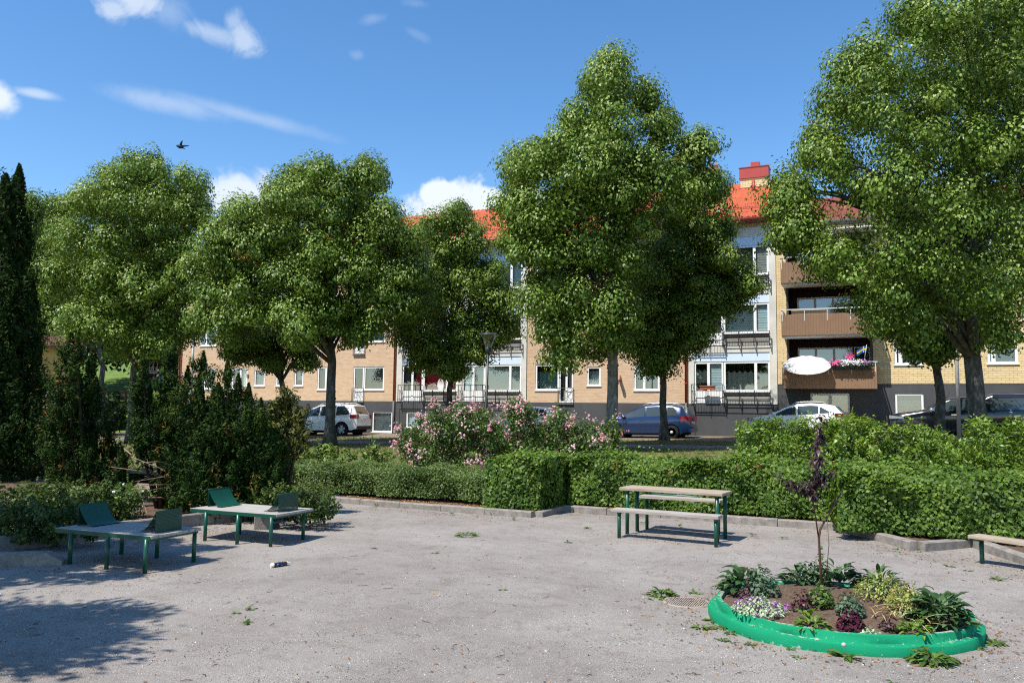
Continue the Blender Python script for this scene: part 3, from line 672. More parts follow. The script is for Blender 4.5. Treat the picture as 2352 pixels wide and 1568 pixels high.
def sphere_clumps(cs, rs, per_m2, g, keep=.78):
    out = []; own = []
    for i, (c, r) in enumerate(zip(cs, rs)):
        n = max(3, int(per_m2*4*math.pi*r*r)); d = rdir(n, g); p = c+d*(r*g.uniform(.70, 1.0, n))[:, None]
        inside = np.zeros(n, bool)
        for j, (c2, r2) in enumerate(zip(cs, rs)):
            if j != i: inside |= np.linalg.norm(p-c2, axis=1) < r2*keep
        k = ~inside | (g.uniform(size=n) < .10)
        out.append(p[k]); own.append(d[k])
    return np.concatenate(out), np.concatenate(own)
def crown_leaves(cs, rs, axis_xy, n_leaf, L0, g, clump_r=(.34, .74), per_m2=.70, bract=.24, fill=.08, lv=None, flat=.62, zlo=None):
    lv = lv or Leaves(); cs = np.array(cs); rs = np.array(rs)
    P, D = sphere_clumps(cs, rs, per_m2, g)
    nc = len(P); per = max(6, int(n_leaf*(1-fill)/nc)); cr = g.uniform(*clump_r, nc); tone = g.uniform(-.16, .16, nc)
    idx = np.repeat(np.arange(nc), per); n = len(idx)
    ax = unit(D*.8+UP*.45+g.normal(0, .22, (nc, 3)))[idx]
    o = rdir(n, g); rad = g.uniform(0, 1, n)**(1/4.)*g.choice([1, 1, 1, 1.18], n); al = (o*ax).sum(1, keepdims=True)
    C = P[idx]+(o*np.array([.95, .95, .72])+ax*al*.38)*(rad*cr[idx])[:, None]; out = D[idx]
    hl = np.sqrt(((C-P[idx])[:, :2]**2).sum(1)); C[:, 2] -= .30*hl*hl/cr[idx]
    C[:, 2] -= .12*cr[idx]
    Nn = o*1.2+UP*.45+out*.3+rdir(n, g)*.45
    Dr = out*.5+o*.8+DOWN*.55+rdir(n, g)*.5
    L = L0*g.uniform(.7, 1.2, n); isb = g.uniform(size=n) < bract*np.clip(.25+1.5*(o[:, 2]*.6+(o*out).sum(1)*.5), 0, 2)
    Wd = np.where(isb, L*.45, L*.82)
    rnd = np.clip(np.where(isb, g.uniform(.82, 1, n), g.uniform(.12, .66, n)+tone[idx]), 0, 1)
    Dr[isb] += DOWN*.7
    lv.add(C, Nn, Dr, L, Wd, rnd)
    nf = int(n_leaf*fill); w = rs**3/np.sum(rs**3); j = g.choice(len(rs), nf, p=w)
    C = cs[j]+rdir(nf, g)*(rs[j]*.82*g.uniform(0, 1, nf)**.5)[:, None]
    lv.add(C, rdir(nf, g)+UP*.5, rdir(nf, g)+DOWN*.4, L0*1.25*g.uniform(.8, 1.3, nf), L0*g.uniform(.8, 1.1, nf), g.uniform(.05, .5, nf))
    return lv
def ground_z(p): return float(zg(np.array(p[0]), np.array(-p[1]))) if -p[1] < 24 else 0.1
def linden_tree(label, base, circles, depth, trunk_r, n_leaf, seed, L0=.135, top_px=None, pale=False, lean=(0, 0), mat_=None, bias=0.0, bract=.24, group='lindens along the street'):
    g = np.random.default_rng(seed); base = np.array([base[0], base[1], ground_z(base)-.02]); Z = float((base-CAM)@_fh)
    cs, rs = [], []; xs = [c[0] for c in circles]; ax = (np.max(xs)+np.min(xs))/2; hw = (np.max(xs)-np.min(xs))/2+40
    for (x, y, r) in circles:
        wdt = math.sqrt(max(.08, 1-((x-ax)/hw)**2)); D = depth*wdt
        for dz in (-.62, .0, .62) if r*Z/FPX > .75 else (-.35, .35):
            zz = Z+bias+dz*D*g.uniform(.8, 1.2); jr = g.uniform(.62, .98); j = g.normal(0, .09, 2)*r
            p = at(x+j[0], y+j[1], zz); R_l = max(.34, r*jr*zz/FPX-.12); cs.append(p); rs.append(R_l)
            for q in range(2):
                d_ = rdir(1, g)[0]; d_[2] = abs(d_[2])*.8+.1; cs.append(p+d_*R_l*.72); rs.append(max(.3, R_l*g.uniform(.34, .5)))
    t = thing('linden_tree', label, 'tree', base, 0, group)
    lv = crown_leaves(cs, rs, base[:2], int(n_leaf*2.9), L0*.79, g, bract=bract)
    lv.build('crown', [mat_ or linden], t, base)
    # trunk and limbs
    cs_ = np.array(cs); top = cs_[np.argmax(cs_[:, 2])]; zc = cs_[:, 2].min()
    mb = MB(); zt = top[2]-base[2]; pts = []; rr = []
    for q in np.linspace(0, 1, 14):
        w = g.normal(0, .05*min(1, q*4), 2)
        pts.append((lean[0]*q+w[0]+(top[0]-base[0])*max(0, q-.3)*.8, lean[1]*q+w[1]+(top[1]-base[1])*max(0, q-.3)*.8, q*zt*.93))
        rr.append(trunk_r*(1+.55*max(0, 1-q*16))*(1-q*.9)**.85)
    mb.tube(pts, rr, 14)
    k = min(len(cs), 44)
    for i in g.choice(len(cs), k, replace=False):
        c = cs_[i]-base; h = np.clip(c[2]-.45*np.linalg.norm(c[:2])-.4, max(1.9, (zc-base[2])*.75), zt*.85); q = h/(zt*.93)
        a = np.array([np.interp(q, np.linspace(0, 1, 14), [p[m] for p in pts]) for m in range(3)]); r0 = np.interp(q, np.linspace(0, 1, 14), rr)*.5
        m1 = a+(c-a)*.35+np.array([0, 0, .12*np.linalg.norm(c-a)]); m2 = a+(c-a)*.7+g.normal(0, .12, 3)+np.array([0, 0, .1*np.linalg.norm(c-a)])
        mb.tube([a, m1, m2, c], [r0, r0*.7, r0*.42, r0*.14], 7)
    # burrs on the stem
    for i in range(10):
        h = g.uniform(.5, max(1.2, zc-base[2])); q = h/(zt*.93); a = np.array([np.interp(q, np.linspace(0, 1, 14), [p[m] for p in pts]) for m in range(3)]); th = g.uniform(0, 6.28); r0 = trunk_r*(1-q*.5)
        d = np.array([math.cos(th), math.sin(th), 0]); mb.tube([a+d*r0*.75, a+d*r0*1.08], [.07, .03], 6)
    mb.build('trunk', bark_pale if pale else bark, t)
    return t
# ------------------------------------------------------------------ street lindens: near row (12.8 m from the facade) and far row (5.3 m)
T5 = [(1394,158,38),(1395,180,46),(1390,230,70),(1325,285,68),(1415,320,76),(1280,355,85),(1215,385,66),(1360,420,110),(1195,465,68),(1300,500,110),(1420,500,110),(1190,555,62),(1285,600,100),(1400,610,110),(1245,665,72),(1340,700,85),(1425,705,75),(1285,745,42),(1390,785,50),(1300,800,30),(1470,400,70),(1497,222,30),(1512,285,46),(1602,345,42),(1545,415,74),(1600,330,34),(1610,420,46)]
linden_tree('tallest middle linden with a pale sunlit trunk behind the clipped hedge', (9.62, -13.0), T5, 3.4, .21, 52000, 1, .135, pale=True)
T6 = [(1610,440,50),(1560,470,60),(1580,500,98),(1640,540,62),(1560,600,105),(1660,610,66),(1690,650,45),(1600,690,86),(1520,700,85),(1640,700,52),(1545,765,62),(1465,780,50),(1600,750,45),(1500,820,30)]
linden_tree('linden in front of the blue car, its dark trunk pale at the foot', (9.5, -5.3), T6, 1.3, .165, 36000, 2, .14, bias=-2.0)
T4 = [(1045,500,42),(1000,535,46),(1080,560,58),(1020,600,68),(1100,640,76),(1150,680,56),(1000,680,76),(1080,720,76),(950,760,56),(1150,755,46),(1020,790,66),(1090,795,46),(965,815,36),(1040,840,28)]
linden_tree('smaller pointed linden behind the rose bushes, left of the street lamp', (-.74, -5.5), T4, 1.9, .16, 26000, 3, .14, bias=-2.0)
T3 = [(565,490,46),(520,530,48),(585,560,68),(478,575,46),(540,640,72),(490,670,44),(590,690,66),(530,735,46),(455,610,30),(470,720,30),(640,600,60),(700,410,50),(745,400,46),(860,405,50),(800,440,68),(660,450,56),(740,500,88),(860,500,74),(640,540,66),(720,600,98),(830,600,98),(920,555,56),(640,640,72),(940,640,66),(740,700,95),(860,695,86),(935,700,52),(700,755,62),(815,755,60),(660,730,50)]
linden_tree('broad linden with a straight dark trunk in front of the white estate car', (-2.05, -12.9), T3, 3.0, .215, 62000, 4, .14)
T2 = [(600,725,52),(560,735,46),(640,745,52),(600,785,46),(680,785,42),(550,800,32),(700,822,26),(620,825,30),(660,760,40)]
linden_tree('leaning linden with a forked dark trunk before the left brick wall', (-10.7, -5.3), T2, 1.6, .21, 17000, 5, .15, mat_=linden2, bias=-2.0, lean=(.1, 0))
T1 = [(315,385,56),(250,420,52),(350,400,46),(430,430,46),(205,470,56),(300,480,88),(400,490,78),(450,490,46),(175,560,66),(280,580,98),(400,590,86),(125,640,54),(220,680,88),(340,690,98),(425,670,56),(180,745,66),(280,765,76),(375,765,66),(430,745,36)]
linden_tree('round crowned linden at the left with a thin trunk above the road', (-13.1, -12.8), T1, 3.6, .17, 44000, 6, .15)
T0 = [(85,480,40),(140,475,38),(100,550,56),(80,640,56),(130,700,56),(60,740,60),(160,620,50)]
linden_tree('linden half hidden behind the dark columnar conifer', (-21.5, -7.5), T0, 2.6, .18, 14000, 7, .17, mat_=linden2)
T8 = [(1815,540,36),(1812,430,36),(1810,500,36),(1870,340,40),(1900,300,40),(1925,230,36),(1960,160,40),(2000,110,40),(2090,30,40),(2200,60,86),(2130,70,66),(2290,80,106),(2030,170,70),(2120,200,98),(2240,210,118),(1980,270,72),(2080,330,106),(2220,360,126),(2330,300,108),(1930,385,66),(2030,460,106),(2160,500,126),(2290,500,118),(1842,445,50),(1850,525,54),(1950,580,96),(2070,620,106),(2200,650,106),(2310,650,96),(1915,605,50),(2010,690,54),(2110,725,60),(2300,745,52),(2410,400,120),(2410,600,110),(2360,150,110),(2250,-60,110),(2380,0,120),(2450,240,120)]
linden_tree('huge linden at the right, reaching out of the picture', (20.4, -13.0), T8, 3.8, .26, 62000, 8, .125)
T7 = [(2100,600,76),(2160,560,86),(2080,700,66),(2160,700,76),(2220,720,66),(2040,735,46),(2150,785,50),(2110,795,34),(2230,640,76)]
linden_tree('linden with a lichen grey foot in front of the black pickup', (19.9, -5.5), T7, 1.9, .2, 18000, 9, .15, mat_=linden2, bias=-2.0)
# two shade trees stand just outside the left edge of the view and throw the shadow on the gravel
def shade_tree(base, blobs, n, seed, label):
    g = np.random.default_rng(seed); base = np.array(base, float); t = thing('shade_tree', label, 'tree', base)
    cs = [base+np.array(b[:3]) for b in blobs]; rs = [b[3] for b in blobs]
    crown_leaves(cs, rs, base[:2], n, .15, g, (.2, .42), 1.3, .05, .1).build('crown', [linden2], t, base)
    m = MB(); m.tube([(0, 0, 0), (.1, 0, 2), (0, .1, 5), (0, 0, 6.5)], [.2, .17, .1, .03], 10)
    for b in blobs: m.tube([(0, 0, b[2]*.6), (b[0]*.5, b[1]*.5, b[2]*.85), tuple(b[:3])], [.07, .04, .015], 6)
    m.build('trunk', bark, t)
def from_cam(X, Y): p = CAM+_r0*X+_fh*Y; return (p[0], p[1], 0)
def shade_conifer(base, n, seed, label):
    g = np.random.default_rng(seed); base = np.array(base, float); t = thing('shade_conifer', label, 'tree', base); lv = Leaves(); m = MB()
    m.tube([(0, 0, 0), (0, 0, 4), (0, 0, 7.6)], [.17, .12, .02], 9)
    for i in range(70):
        h = g.uniform(2.2, 7.4); a = g.uniform(0, 6.283); L = min(2.75, (8.4-h)*.6)*g.uniform(.7, 1.1)+.2; d = np.array([math.cos(a), math.sin(a), -.18]); e = np.array([0, 0, h])+d*L
        m.tube([(0, 0, h), tuple(e)], [.03, .008], 5); k = int(n/70); q = g.uniform(.12, 1, k)**.8; C = base+np.array([0, 0, h])+d*(q*L)[:, None]+g.normal(0, 1, (k, 3))*np.array([.13, .13, .07])
        lv.add(C, UP+rdir(k, g)*.5, np.tile(d, (k, 1))+rdir(k, g)*.6, np.full(k, .16), np.full(k, .06), g.uniform(0, 1, k))
    lv.build('crown', [linden2], t, base); m.build('trunk', bark, t)
shade_conifer(from_cam(-7.15, 4.5), 17000, 21, 'feathery conifer just left of the view shading the gravel')
shade_tree(from_cam(-9.0, 8.0), [(0,0,7.6,1.2),(1.0,.3,6.6,1.2),(-.6,.5,6.6,1.2),(.8,1.2,6.4,.9),(.9,-.6,6.6,.8),(0,-.6,5.8,1.2)], 15000, 22, 'leafy tree left of the view shading the shrub bed')
# ------------------------------------------------------------------ dark trees on the hillside far left
def hill_z(p): return float(hill_h(np.array(p[0]), np.array(-p[1])))
back_leaf = leaf_mat('hill_tree_leaf', (.014, .032, .008), (.035, .07, .016), (.09, .14, .04), .5, .3, .2)
for i, (px, Z, circ, lab) in enumerate([
    (150, 72, [(150,560,90),(100,640,100),(200,650,90),(150,740,90),(60,760,80),(230,760,60)], 'dark broad tree on the slope behind the yellow house'),
    (330, 78, [(320,560,80),(280,640,90),(380,650,80),(330,730,90),(260,790,50),(400,770,60)], 'dark tree on the slope behind the picket fence'),
    (420, 90, [(440,620,80),(400,700,80),(450,760,70),(500,700,60),(390,810,40)], 'dark tree beside the red cottage'),
    (40, 66, [(20,600,110),(50,720,100),(0,800,90)], 'dark tree left of the yellow house')]):
    b = at(px, 880, Z); z = hill_z(b); g = np.random.default_rng(40+i); t = thing('hillside_tree', lab, 'tree', (b[0], b[1], z), 0, 'trees on the far slope')
    cs = []; rs = []
    for (x, y, r) in circ:
        for dz in (-2, 1.5): cs.append(at(x, y, Z+dz)); rs.append(r*Z/FPX*.9)
    crown_leaves(cs, rs, b[:2], 7000, .5, g, (.7, 1.4), .25, .0, .25).build('crown', [back_leaf], t, (b[0], b[1], z))
    m = MB(); m.tube([(0, 0, -.3), (.1, 0, 3), (0, 0, 8)], [.35, .28, .15], 10); m.build('trunk', bark, t)
# ------------------------------------------------------------------ hedges and shrubs
def shell(lv, x0, x1, d0, d1, z0, z1, per, L0, g, faces='ftlrb', bulge=.06, wasp=.7, thick=.14, lo=.1, hi=.8, topnoise=.05, lump=1.0):
    def nz(u, v): return bulge*(np.sin(u*2.3*lump+v*1.7)+np.sin(u*5.1*lump-v*3.3+1.3)*.6+np.sin(u*9.7*lump+v*8.1)*.35)
    fs = {'f': ((x1-x0)*(z1-z0)), 't': (x1-x0)*(d1-d0), 'l': (d1-d0)*(z1-z0), 'r': (d1-d0)*(z1-z0), 'b': (x1-x0)*(z1-z0)}
    for f in faces:
        n = int(per*fs[f]*(.5 if f == 'b' else 1))
        u = g.uniform(0, 1, n); v = g.uniform(0, 1, n); dep = np.abs(g.normal(0, thick, n)) - .03
        if f in 'fb':
            X = x0+(x1-x0)*u; Zz = z0+(z1-z0)*v; s_ = 1 if f == 'f' else -1; rnd_top = .12*np.clip((v-.82)/.18, 0, 1)**2
            Dd = (d1 if f == 'f' else d0)+s_*(nz(X, Zz)-dep-rnd_top); Nn = np.tile([0, -s_, .35], (n, 1))
        elif f == 't':
            X = x0+(x1-x0)*u; Dd = d0+(d1-d0)*v; edge = np.minimum(v, 1-v)*(d1-d0); Zz = z1+nz(X, Dd)*.8-dep*.8-.10*np.clip(1-edge/.15, 0, 1)**2+g.exponential(topnoise, n)*(g.uniform(size=n) < .25); Nn = np.tile([0, -.2, 1.0], (n, 1))
        else:
            s_ = -1 if f == 'l' else 1; Dd = d0+(d1-d0)*u; Zz = z0+(z1-z0)*v; X = (x0 if f == 'l' else x1)+s_*(nz(Dd, Zz)-dep); Nn = np.tile([s_, 0, .35], (n, 1))
        C = np.stack([X, -Dd, Zz], 1); L = L0*g.uniform(.65, 1.25, n)
        Dr = Nn*.5+rdir(n, g)*.9+DOWN*.25
        lv.add(C, Nn+rdir(n, g)*.62, Dr, L, L*wasp, np.clip(g.uniform(lo, hi, n)+.10*np.sin(X*3+Zz*4), 0, 1))
hornbeam = leaf_mat('hornbeam_leaf', (.032, .072, .008), (.108, .195, .022), (.25, .345, .06), .5, .32, .3)
boxleaf = leaf_mat('low_hedge_leaf', (.036, .070, .012), (.100, .165, .030), (.22, .28, .075), .5, .35, .25)
privet = leaf_mat('privet_leaf', (.07, .13, .012), (.175, .285, .034), (.35, .44, .09), .42, .4, .3)
twig_m = mat('hedge_twigs', (.045, .034, .024), .9, .1, 0, .4, 12)
rust_leaf = leaf_mat('rusty_leaf', (.16, .045, .012), (.25, .08, .02), (.34, .12, .03), .5, .3, .3)
def core(mb, x0, x1, d0, d1, z0, z1, g, per=30):     # twiggy inside of a hedge
    n = int((x1-x0)*(d1-d0)*per)
    for i in range(n):
        x, d = g.uniform(x0, x1), g.uniform(d0, d1); mb.tube([(x, -d, z0), (x+g.normal(0, .06), -d+g.normal(0, .05), (z0+z1)/2), (x+g.normal(0, .14), -d+g.normal(0, .12), z1)], [.012, .009, .004], 4, 0, False)
g = np.random.default_rng(60)
def hz(x, y, d): return float(on_d(x, y, -d)[2])
HT = hz(1600, 1062, 24.5)
t = thing('clipped_hedge', 'long clipped leafy hedge behind the picnic table', 'hedge', (14, -24.3, .08))
lv = Leaves()
shell(lv, 12.3, 17.6, 23.5, 24.55, .14, HT, 3300, .070, g, 'ft', .09); shell(lv, 12.3, 17.6, 23.5, 24.55, .14, HT, 900, .08, g, 'b')
shell(lv, 11.05, 12.15, 23.3, 25.72, .12, HT-.02, 3300, .070, g, 'ftlr', .08)
shell(lv, 17.3, 27, 23.6, 25.95, .14, hz(2050, 1095, 25.7), 3100, .070, g, 'ftl', .10)
shell(lv, 11.9, 27, 23.9, 24.3, .12, HT-.12, 1100, .09, g, 'fb', .1)
n = 260; X = g.uniform(11.2, 22, n); C = np.stack([X, -g.uniform(24.2, 24.7, n), HT-g.exponential(.1, n)], 1)
k = np.repeat(g.integers(0, n, 34), 7); Cc = C[k]+g.normal(0, .05, (len(k), 3)); lv.add(Cc, rdir(len(k), g)+UP*.4, rdir(len(k), g), np.full(len(k), .05), np.full(len(k), .035), g.uniform(0, 1, len(k)), 1)
lv.build('foliage', [hornbeam, rust_leaf], t, (14, -24.3, .08))
m = MB(); core(m, 11.2, 22, 23.7, 24.4, .05, HT-.15, g, 40); core(m, 11.2, 12.0, 24.4, 25.5, .05, HT-.15, g, 30); core(m, 17.5, 21, 24.4, 25.4, .05, HT-.15, g, 30)
o = m.build('branches', twig_m, t); o.data.transform(Matrix.Translation((-14, 24.3, -.08)))
t = thing('low_hedge', 'lower shaggy clipped hedge along the left kerb', 'hedge', (8, -24.8, .08)); lv = Leaves()
LT = hz(880, 1078, 25.3)
shell(lv, 5.2, 11.1, 24.1, 25.3, .16, LT, 3800, .058, g, 'ftb', .075, .42, .16, .05, .8, .05, 1.3)
shell(lv, 5.2, 11.1, 24.5, 24.9, .12, LT-.1, 1500, .08, g, 'fb', .1, .5)
lv.build('foliage', [boxleaf], t, (8, -24.8, .08)); m = MB(); core(m, 5.3, 11, 24.3, 25.1, .05, LT-.1, g, 40); o = m.build('branches', twig_m, t); o.data.transform(Matrix.Translation((-8, 24.8, -.08)))
def bush(name, label, cat, base, blobs, n, L0, m_, g, wasp=.6, bract=0., clump=(.1, .22), per=6, stems=10, fill=.2, spike=0, group=None, updir=0.0):
    """blobs: (dx, dy, z, r) about the base"""
    base = np.array(base, float); t = thing(name, label, cat, base, 0, group); lv = Leaves()
    cs = np.array([base+np.array(b[:3]) for b in blobs]); rs = np.array([b[3] for b in blobs])
    P, D = sphere_clumps(cs, rs, per, g); kp = P[:, 2] > base[2]+.03; P = P[kp]; D = D[kp]
    nc = len(P); pr = max(4, int(n*(1-fill)/nc)); idx = np.repeat(np.arange(nc), pr); nn = len(idx); cr = g.uniform(*clump, nc); tone = g.uniform(-.2, .2, nc)
    o = rdir(nn, g)*(g.uniform(0, 1, nn)**.45)[:, None]; C = P[idx]+o*cr[idx][:, None]; L = L0*g.uniform(.65, 1.2, nn)
    lv.add(C, D[idx]*.5+UP*.5+rdir(nn, g)*.7, D[idx]*.5+o*.6+rdir(nn, g)*.6+UP*updir, L, L*wasp, np.clip(g.uniform(.1, .8, nn)+tone[idx], 0, 1))
    nf = int(n*fill); j = g.choice(len(rs), nf, p=rs**2/np.sum(rs**2)); C = cs[j]+rdir(nf, g)*(rs[j]*.85*g.uniform(0, 1, nf)**.5)[:, None]
    lv.add(C, rdir(nf, g)+UP*.4, rdir(nf, g), L0*1.2*g.uniform(.8, 1.2, nf), L0*wasp*1.2*g.uniform(.8, 1.2, nf), g.uniform(.05, .6, nf))
    for i in range(spike):       # loose shoots standing out of the outline
        k = g.integers(0, nc); q = g.integers(7, 13); h = g.uniform(.12, .3); s_ = np.linspace(0, 1, q)
        ax = unit((D[k]*.5+UP*1.1+g.normal(0, .2, 3))[None])[0]; C = P[k]+ax*(s_*h)[:, None]
        lv.add(C, rdir(q, g)*.7+UP, rdir(q, g)+ax*.6, np.full(q, L0*.9), np.full(q, L0*wasp*.9), g.uniform(.4, .95, q))
    lv.build('foliage', [m_], t, base)
    if stems:
        m = MB()
        for i in range(stems):
            b = blobs[g.integers(0, len(blobs))]; m.tube([(b[0]*.25+g.normal(0, .05), b[1]*.25+g.normal(0, .05), -.02), (b[0]*.7, b[1]*.7, b[2]*.55), (b[0]+g.normal(0, .4)*b[3], b[1]+g.normal(0, .4)*b[3], b[2]+b[3]*.4)], [.018, .012, .005], 5)
        m.build('stems', twig_m, t)
    return t, P, D
def px_blobs(base, Z, lst, depth):   # (x, y, r) picture outline to 3-D blobs at real depth
    out = []
    base = np.asarray(base)
    for (x, y, r) in lst:
        R = r*Z/FPX
        for dz in ((-.5, .5) if depth > 0 else (0,)):
            p = at(x, y, Z+dz*depth); out.append((*(p-base), R*.92))
    return out
def base_px(x, y, z): p = on_z(x, y, z); return np.array([p[0], p[1], z])
# tall privet behind the right part of the hedge: a row of loose green shrubs
for i, (x0, x1, yt, lab) in enumerate([(1700, 1850, 962, 'light green shrub at the left end of the loose hedge row'), (1840, 1990, 954, 'light green shrub of the loose row below the white crossover car'), (1980, 2130, 972, 'light green shrub of the loose row before the pickup bonnet'),
        (2110, 2260, 990, 'light green shrub of the loose row below the two right trunks'), (2240, 2420, 958, 'tallest light green shrub at the right end of the loose row')]):
    Z = 17.2+.0*i; xm = (x0+x1)/2; b = at(xm, 1100, Z); b[2] = .1
    hgt = float(at(xm, yt+22, Z)[2])
    bl = []
    for q in range(22):
        xx = g.uniform(x0+15, x1-15); yy = g.uniform(yt+38, yt+150); p = at(xx, yy, Z+g.uniform(-.7, .6)); bl.append((*(p-b), g.uniform(.30, .42)))
    for q in range(5):
        xx = x0+20+(x1-x0-40)*q/4.; p = at(xx, yt+40+g.uniform(-8, 8), Z+g.uniform(-.4, .3)); bl.append((*(p-b), .33))
    for q in range(4):
        p = at(x0+20+(x1-x0-40)*q/3., 1130, Z+.2); bl.append((*(p-b), .5))
    bush('privet_shrub', lab, 'shrub', b, bl, 13000, .088, privet, g, .42, 0, (.12, .22), 5, 10, .2, 46, 'loose green shrub row on the right', .45)
# rambling roses
roseleaf = leaf_mat('rose_leaf', (.036, .075, .012), (.098, .172, .03), (.25, .33, .08), .45, .4, .28)
petal = leaf_mat('rose_petal', (.78, .34, .37), (.85, .56, .55), (.88, .80, .77), .6, .2, .25)
def roses(label, base, bl, n, nf, g):
    t, P, D = bush('rose_bush', label, 'rose bush', base, bl, n, .085, roseleaf, g, .55, 0, (.14, .26), 5, 16, .2, 24, 'pink rose bushes')
    lv = Leaves(); up = P[(D[:, 2] > -.35)]; k = g.integers(0, len(up), nf); Dk = D[D[:, 2] > -.35][k]
    nb = 4; idx = np.repeat(np.arange(nf), nb); C0 = up[k][idx]+Dk[idx]*.17+g.normal(0, .07, (nf*nb, 3)); s = g.uniform(.026, .045, nf*nb); tone = g.uniform(.1, .8, nf)[idx]
    for p in range(7):
        a = rdir(len(C0), g); out = unit(Dk[idx]*.9+UP*.4+a*.8)
        lv.add(C0+out*s[:, None]*.35, out+rdir(len(C0), g)*.3, rdir(len(C0), g), s*1.25, s*1.15, np.clip(tone+g.uniform(-.2, .25, len(C0)), 0, 1), 0, .35)
    tag(lv.build('blossoms', [petal], t, base), kind='stuff'); return t
Z = 21.0; b = at(1030, 1062, Z); b[2] = ground_z(b)
roses('left pink flowering rose bush behind the low hedge', b, px_blobs(b, Z, [(1010,965,28),(960,1000,40),(1040,985,50),(1100,975,40),(940,1035,32),(1000,1040,48),(1075,1040,48),(1125,1000,38),(985,1068,24),(1060,945,20)], 1.2), 11000, 290, g)
Z = 21.6; b = at(1260, 1055, Z); b[2] = ground_z(b)
roses('right pink flowering rose bush with a taller tip behind the hedge corner', b, px_blobs(b, Z, [(1190,930,24),(1180,970,34),(1215,950,28),(1280,985,38),(1285,955,22),(1345,1000,38),(1395,985,22),(1230,1010,45),(1160,1030,45),(1300,1035,45),(1370,1035,40),(1215,1045,40),(1415,1010,18)], 1.3), 12500, 320, g)
# small plants on the lawn edge
nettle = leaf_mat('nettle_leaf', (.06, .11, .015), (.15, .24, .035), (.30, .38, .09), .5, .3, .3); yellowl = leaf_mat('yellow_leaf', (.35, .30, .04), (.60, .52, .07), (.78, .70, .16), .5, .3, .3)
for (x0, x1, yt, yb_, lab, nm, m_, nn) in [(700, 810, 1025, 1066, 'wide patch of bright green nettles behind the low hedge', 'nettle_patch', nettle, 1500), (838, 885, 1020, 1066, 'narrow upright green nettle clump beside the rose bush', 'nettle_patch', nettle, 700), (650, 690, 1034, 1062, 'small yellow leaved shrub behind the low hedge', 'golden_shrub', yellowl, 700)]:
    Z = 19.5; b = at((x0+x1)/2, yb_, Z); b[2] = ground_z(b); R = (x1-x0)/2*Z/FPX; top = float(at(x0, yt, Z)[2])-b[2]
    bl = [(q*R*.75, 0, top*h, min(R, .26)) for q in (-.95, -.5, 0, .5, .95) for h in (.35, .72)]
    bush(nm, lab, 'plant', b, bl, nn, .1, m_, g, .6, 0, (.08, .16), 10, 6, .2, 10, None, .4)
# low spireas and shrubs in the left bed
spir = leaf_mat('spirea_leaf', (.028, .055, .010), (.075, .13, .022), (.22, .24, .07), .5, .35, .3)
def low(label, x, y, w, h, n, nm='low_shrub', m_=spir, L0=.06, z=.1, dep=.8, spk=20, cat='shrub', wasp=.6):
    b = base_px(x, y, z); Z = float((b-CAM)@_fh); R = h*Z/FPX/2; W2 = w*Z/FPX/2; bl = []
    k = max(3, int(w/h*2.4))
    for i in range(k):
        for dd in (-.5, 0, .5):
            q = -1+2*i/(k-1); v = _r0*q*(W2-R*.6)+_fh*dd*dep*.8; rr = R*g.uniform(.75, 1.0); bl.append((v[0], v[1], max(.06, R*(.95+.35*g.uniform(-1, 1)*(1-abs(q)))), rr))
    return bush(nm, label, 'shrub', b, bl, n, L0, m_, g, wasp, 0, (.07, .15), 9, 8, .2, spk)
low('low spirea in flower bud at the right end of the far skate table', 690, 1196, 135, 84, 5200)
low('wide green spirea in the left bed in the sun behind the near skate table', 115, 1195, 250, 95, 6500)
low('dark shaded low shrub beside the near skate table, left corner', 95, 1238, 260, 80, 5200, dep=.5)
low('small grey green round bush by the sandy path', 98, 1085, 70, 58, 1500, 'round_bush', leaf_mat('grey_green_leaf', (.04, .055, .02), (.09, .12, .05), (.16, .19, .09), .6, .2, .2), .05, .1, .6, 8)
low('green broad leaved shrub behind the dark conifer', 145, 1040, 110, 120, 2600, 'broad_leaved_shrub', leaf_mat('broad_leaf', (.02, .05, .01), (.05, .11, .025), (.13, .2, .06), .35, .5, .25), .15, .1, 1.0, 6)
t_, P_, D_ = low('white flowering wild rose under the yews', 275, 1190, 90, 75, 1800, 'white_rose_shrub', roseleaf, .055, .1, .6, 14)
lv = Leaves()
for q in range(9):
    c = P_[g.integers(0, len(P_))]+np.array([0, -.1, .05])
    for w in range(6): lv.add((c+rdir(1, g)[0]*.012)[None], rdir(1, g)*.5+np.array([[0, -.8, .6]]), rdir(1, g), np.array([.045]), np.array([.04]), np.array([1.0]))
lv.build('flowers', [leaf_mat('white_rose_petal', (.8, .8, .78), (.82, .82, .8), (.85, .85, .82), .6, .2, .2)], t_, t_.location)
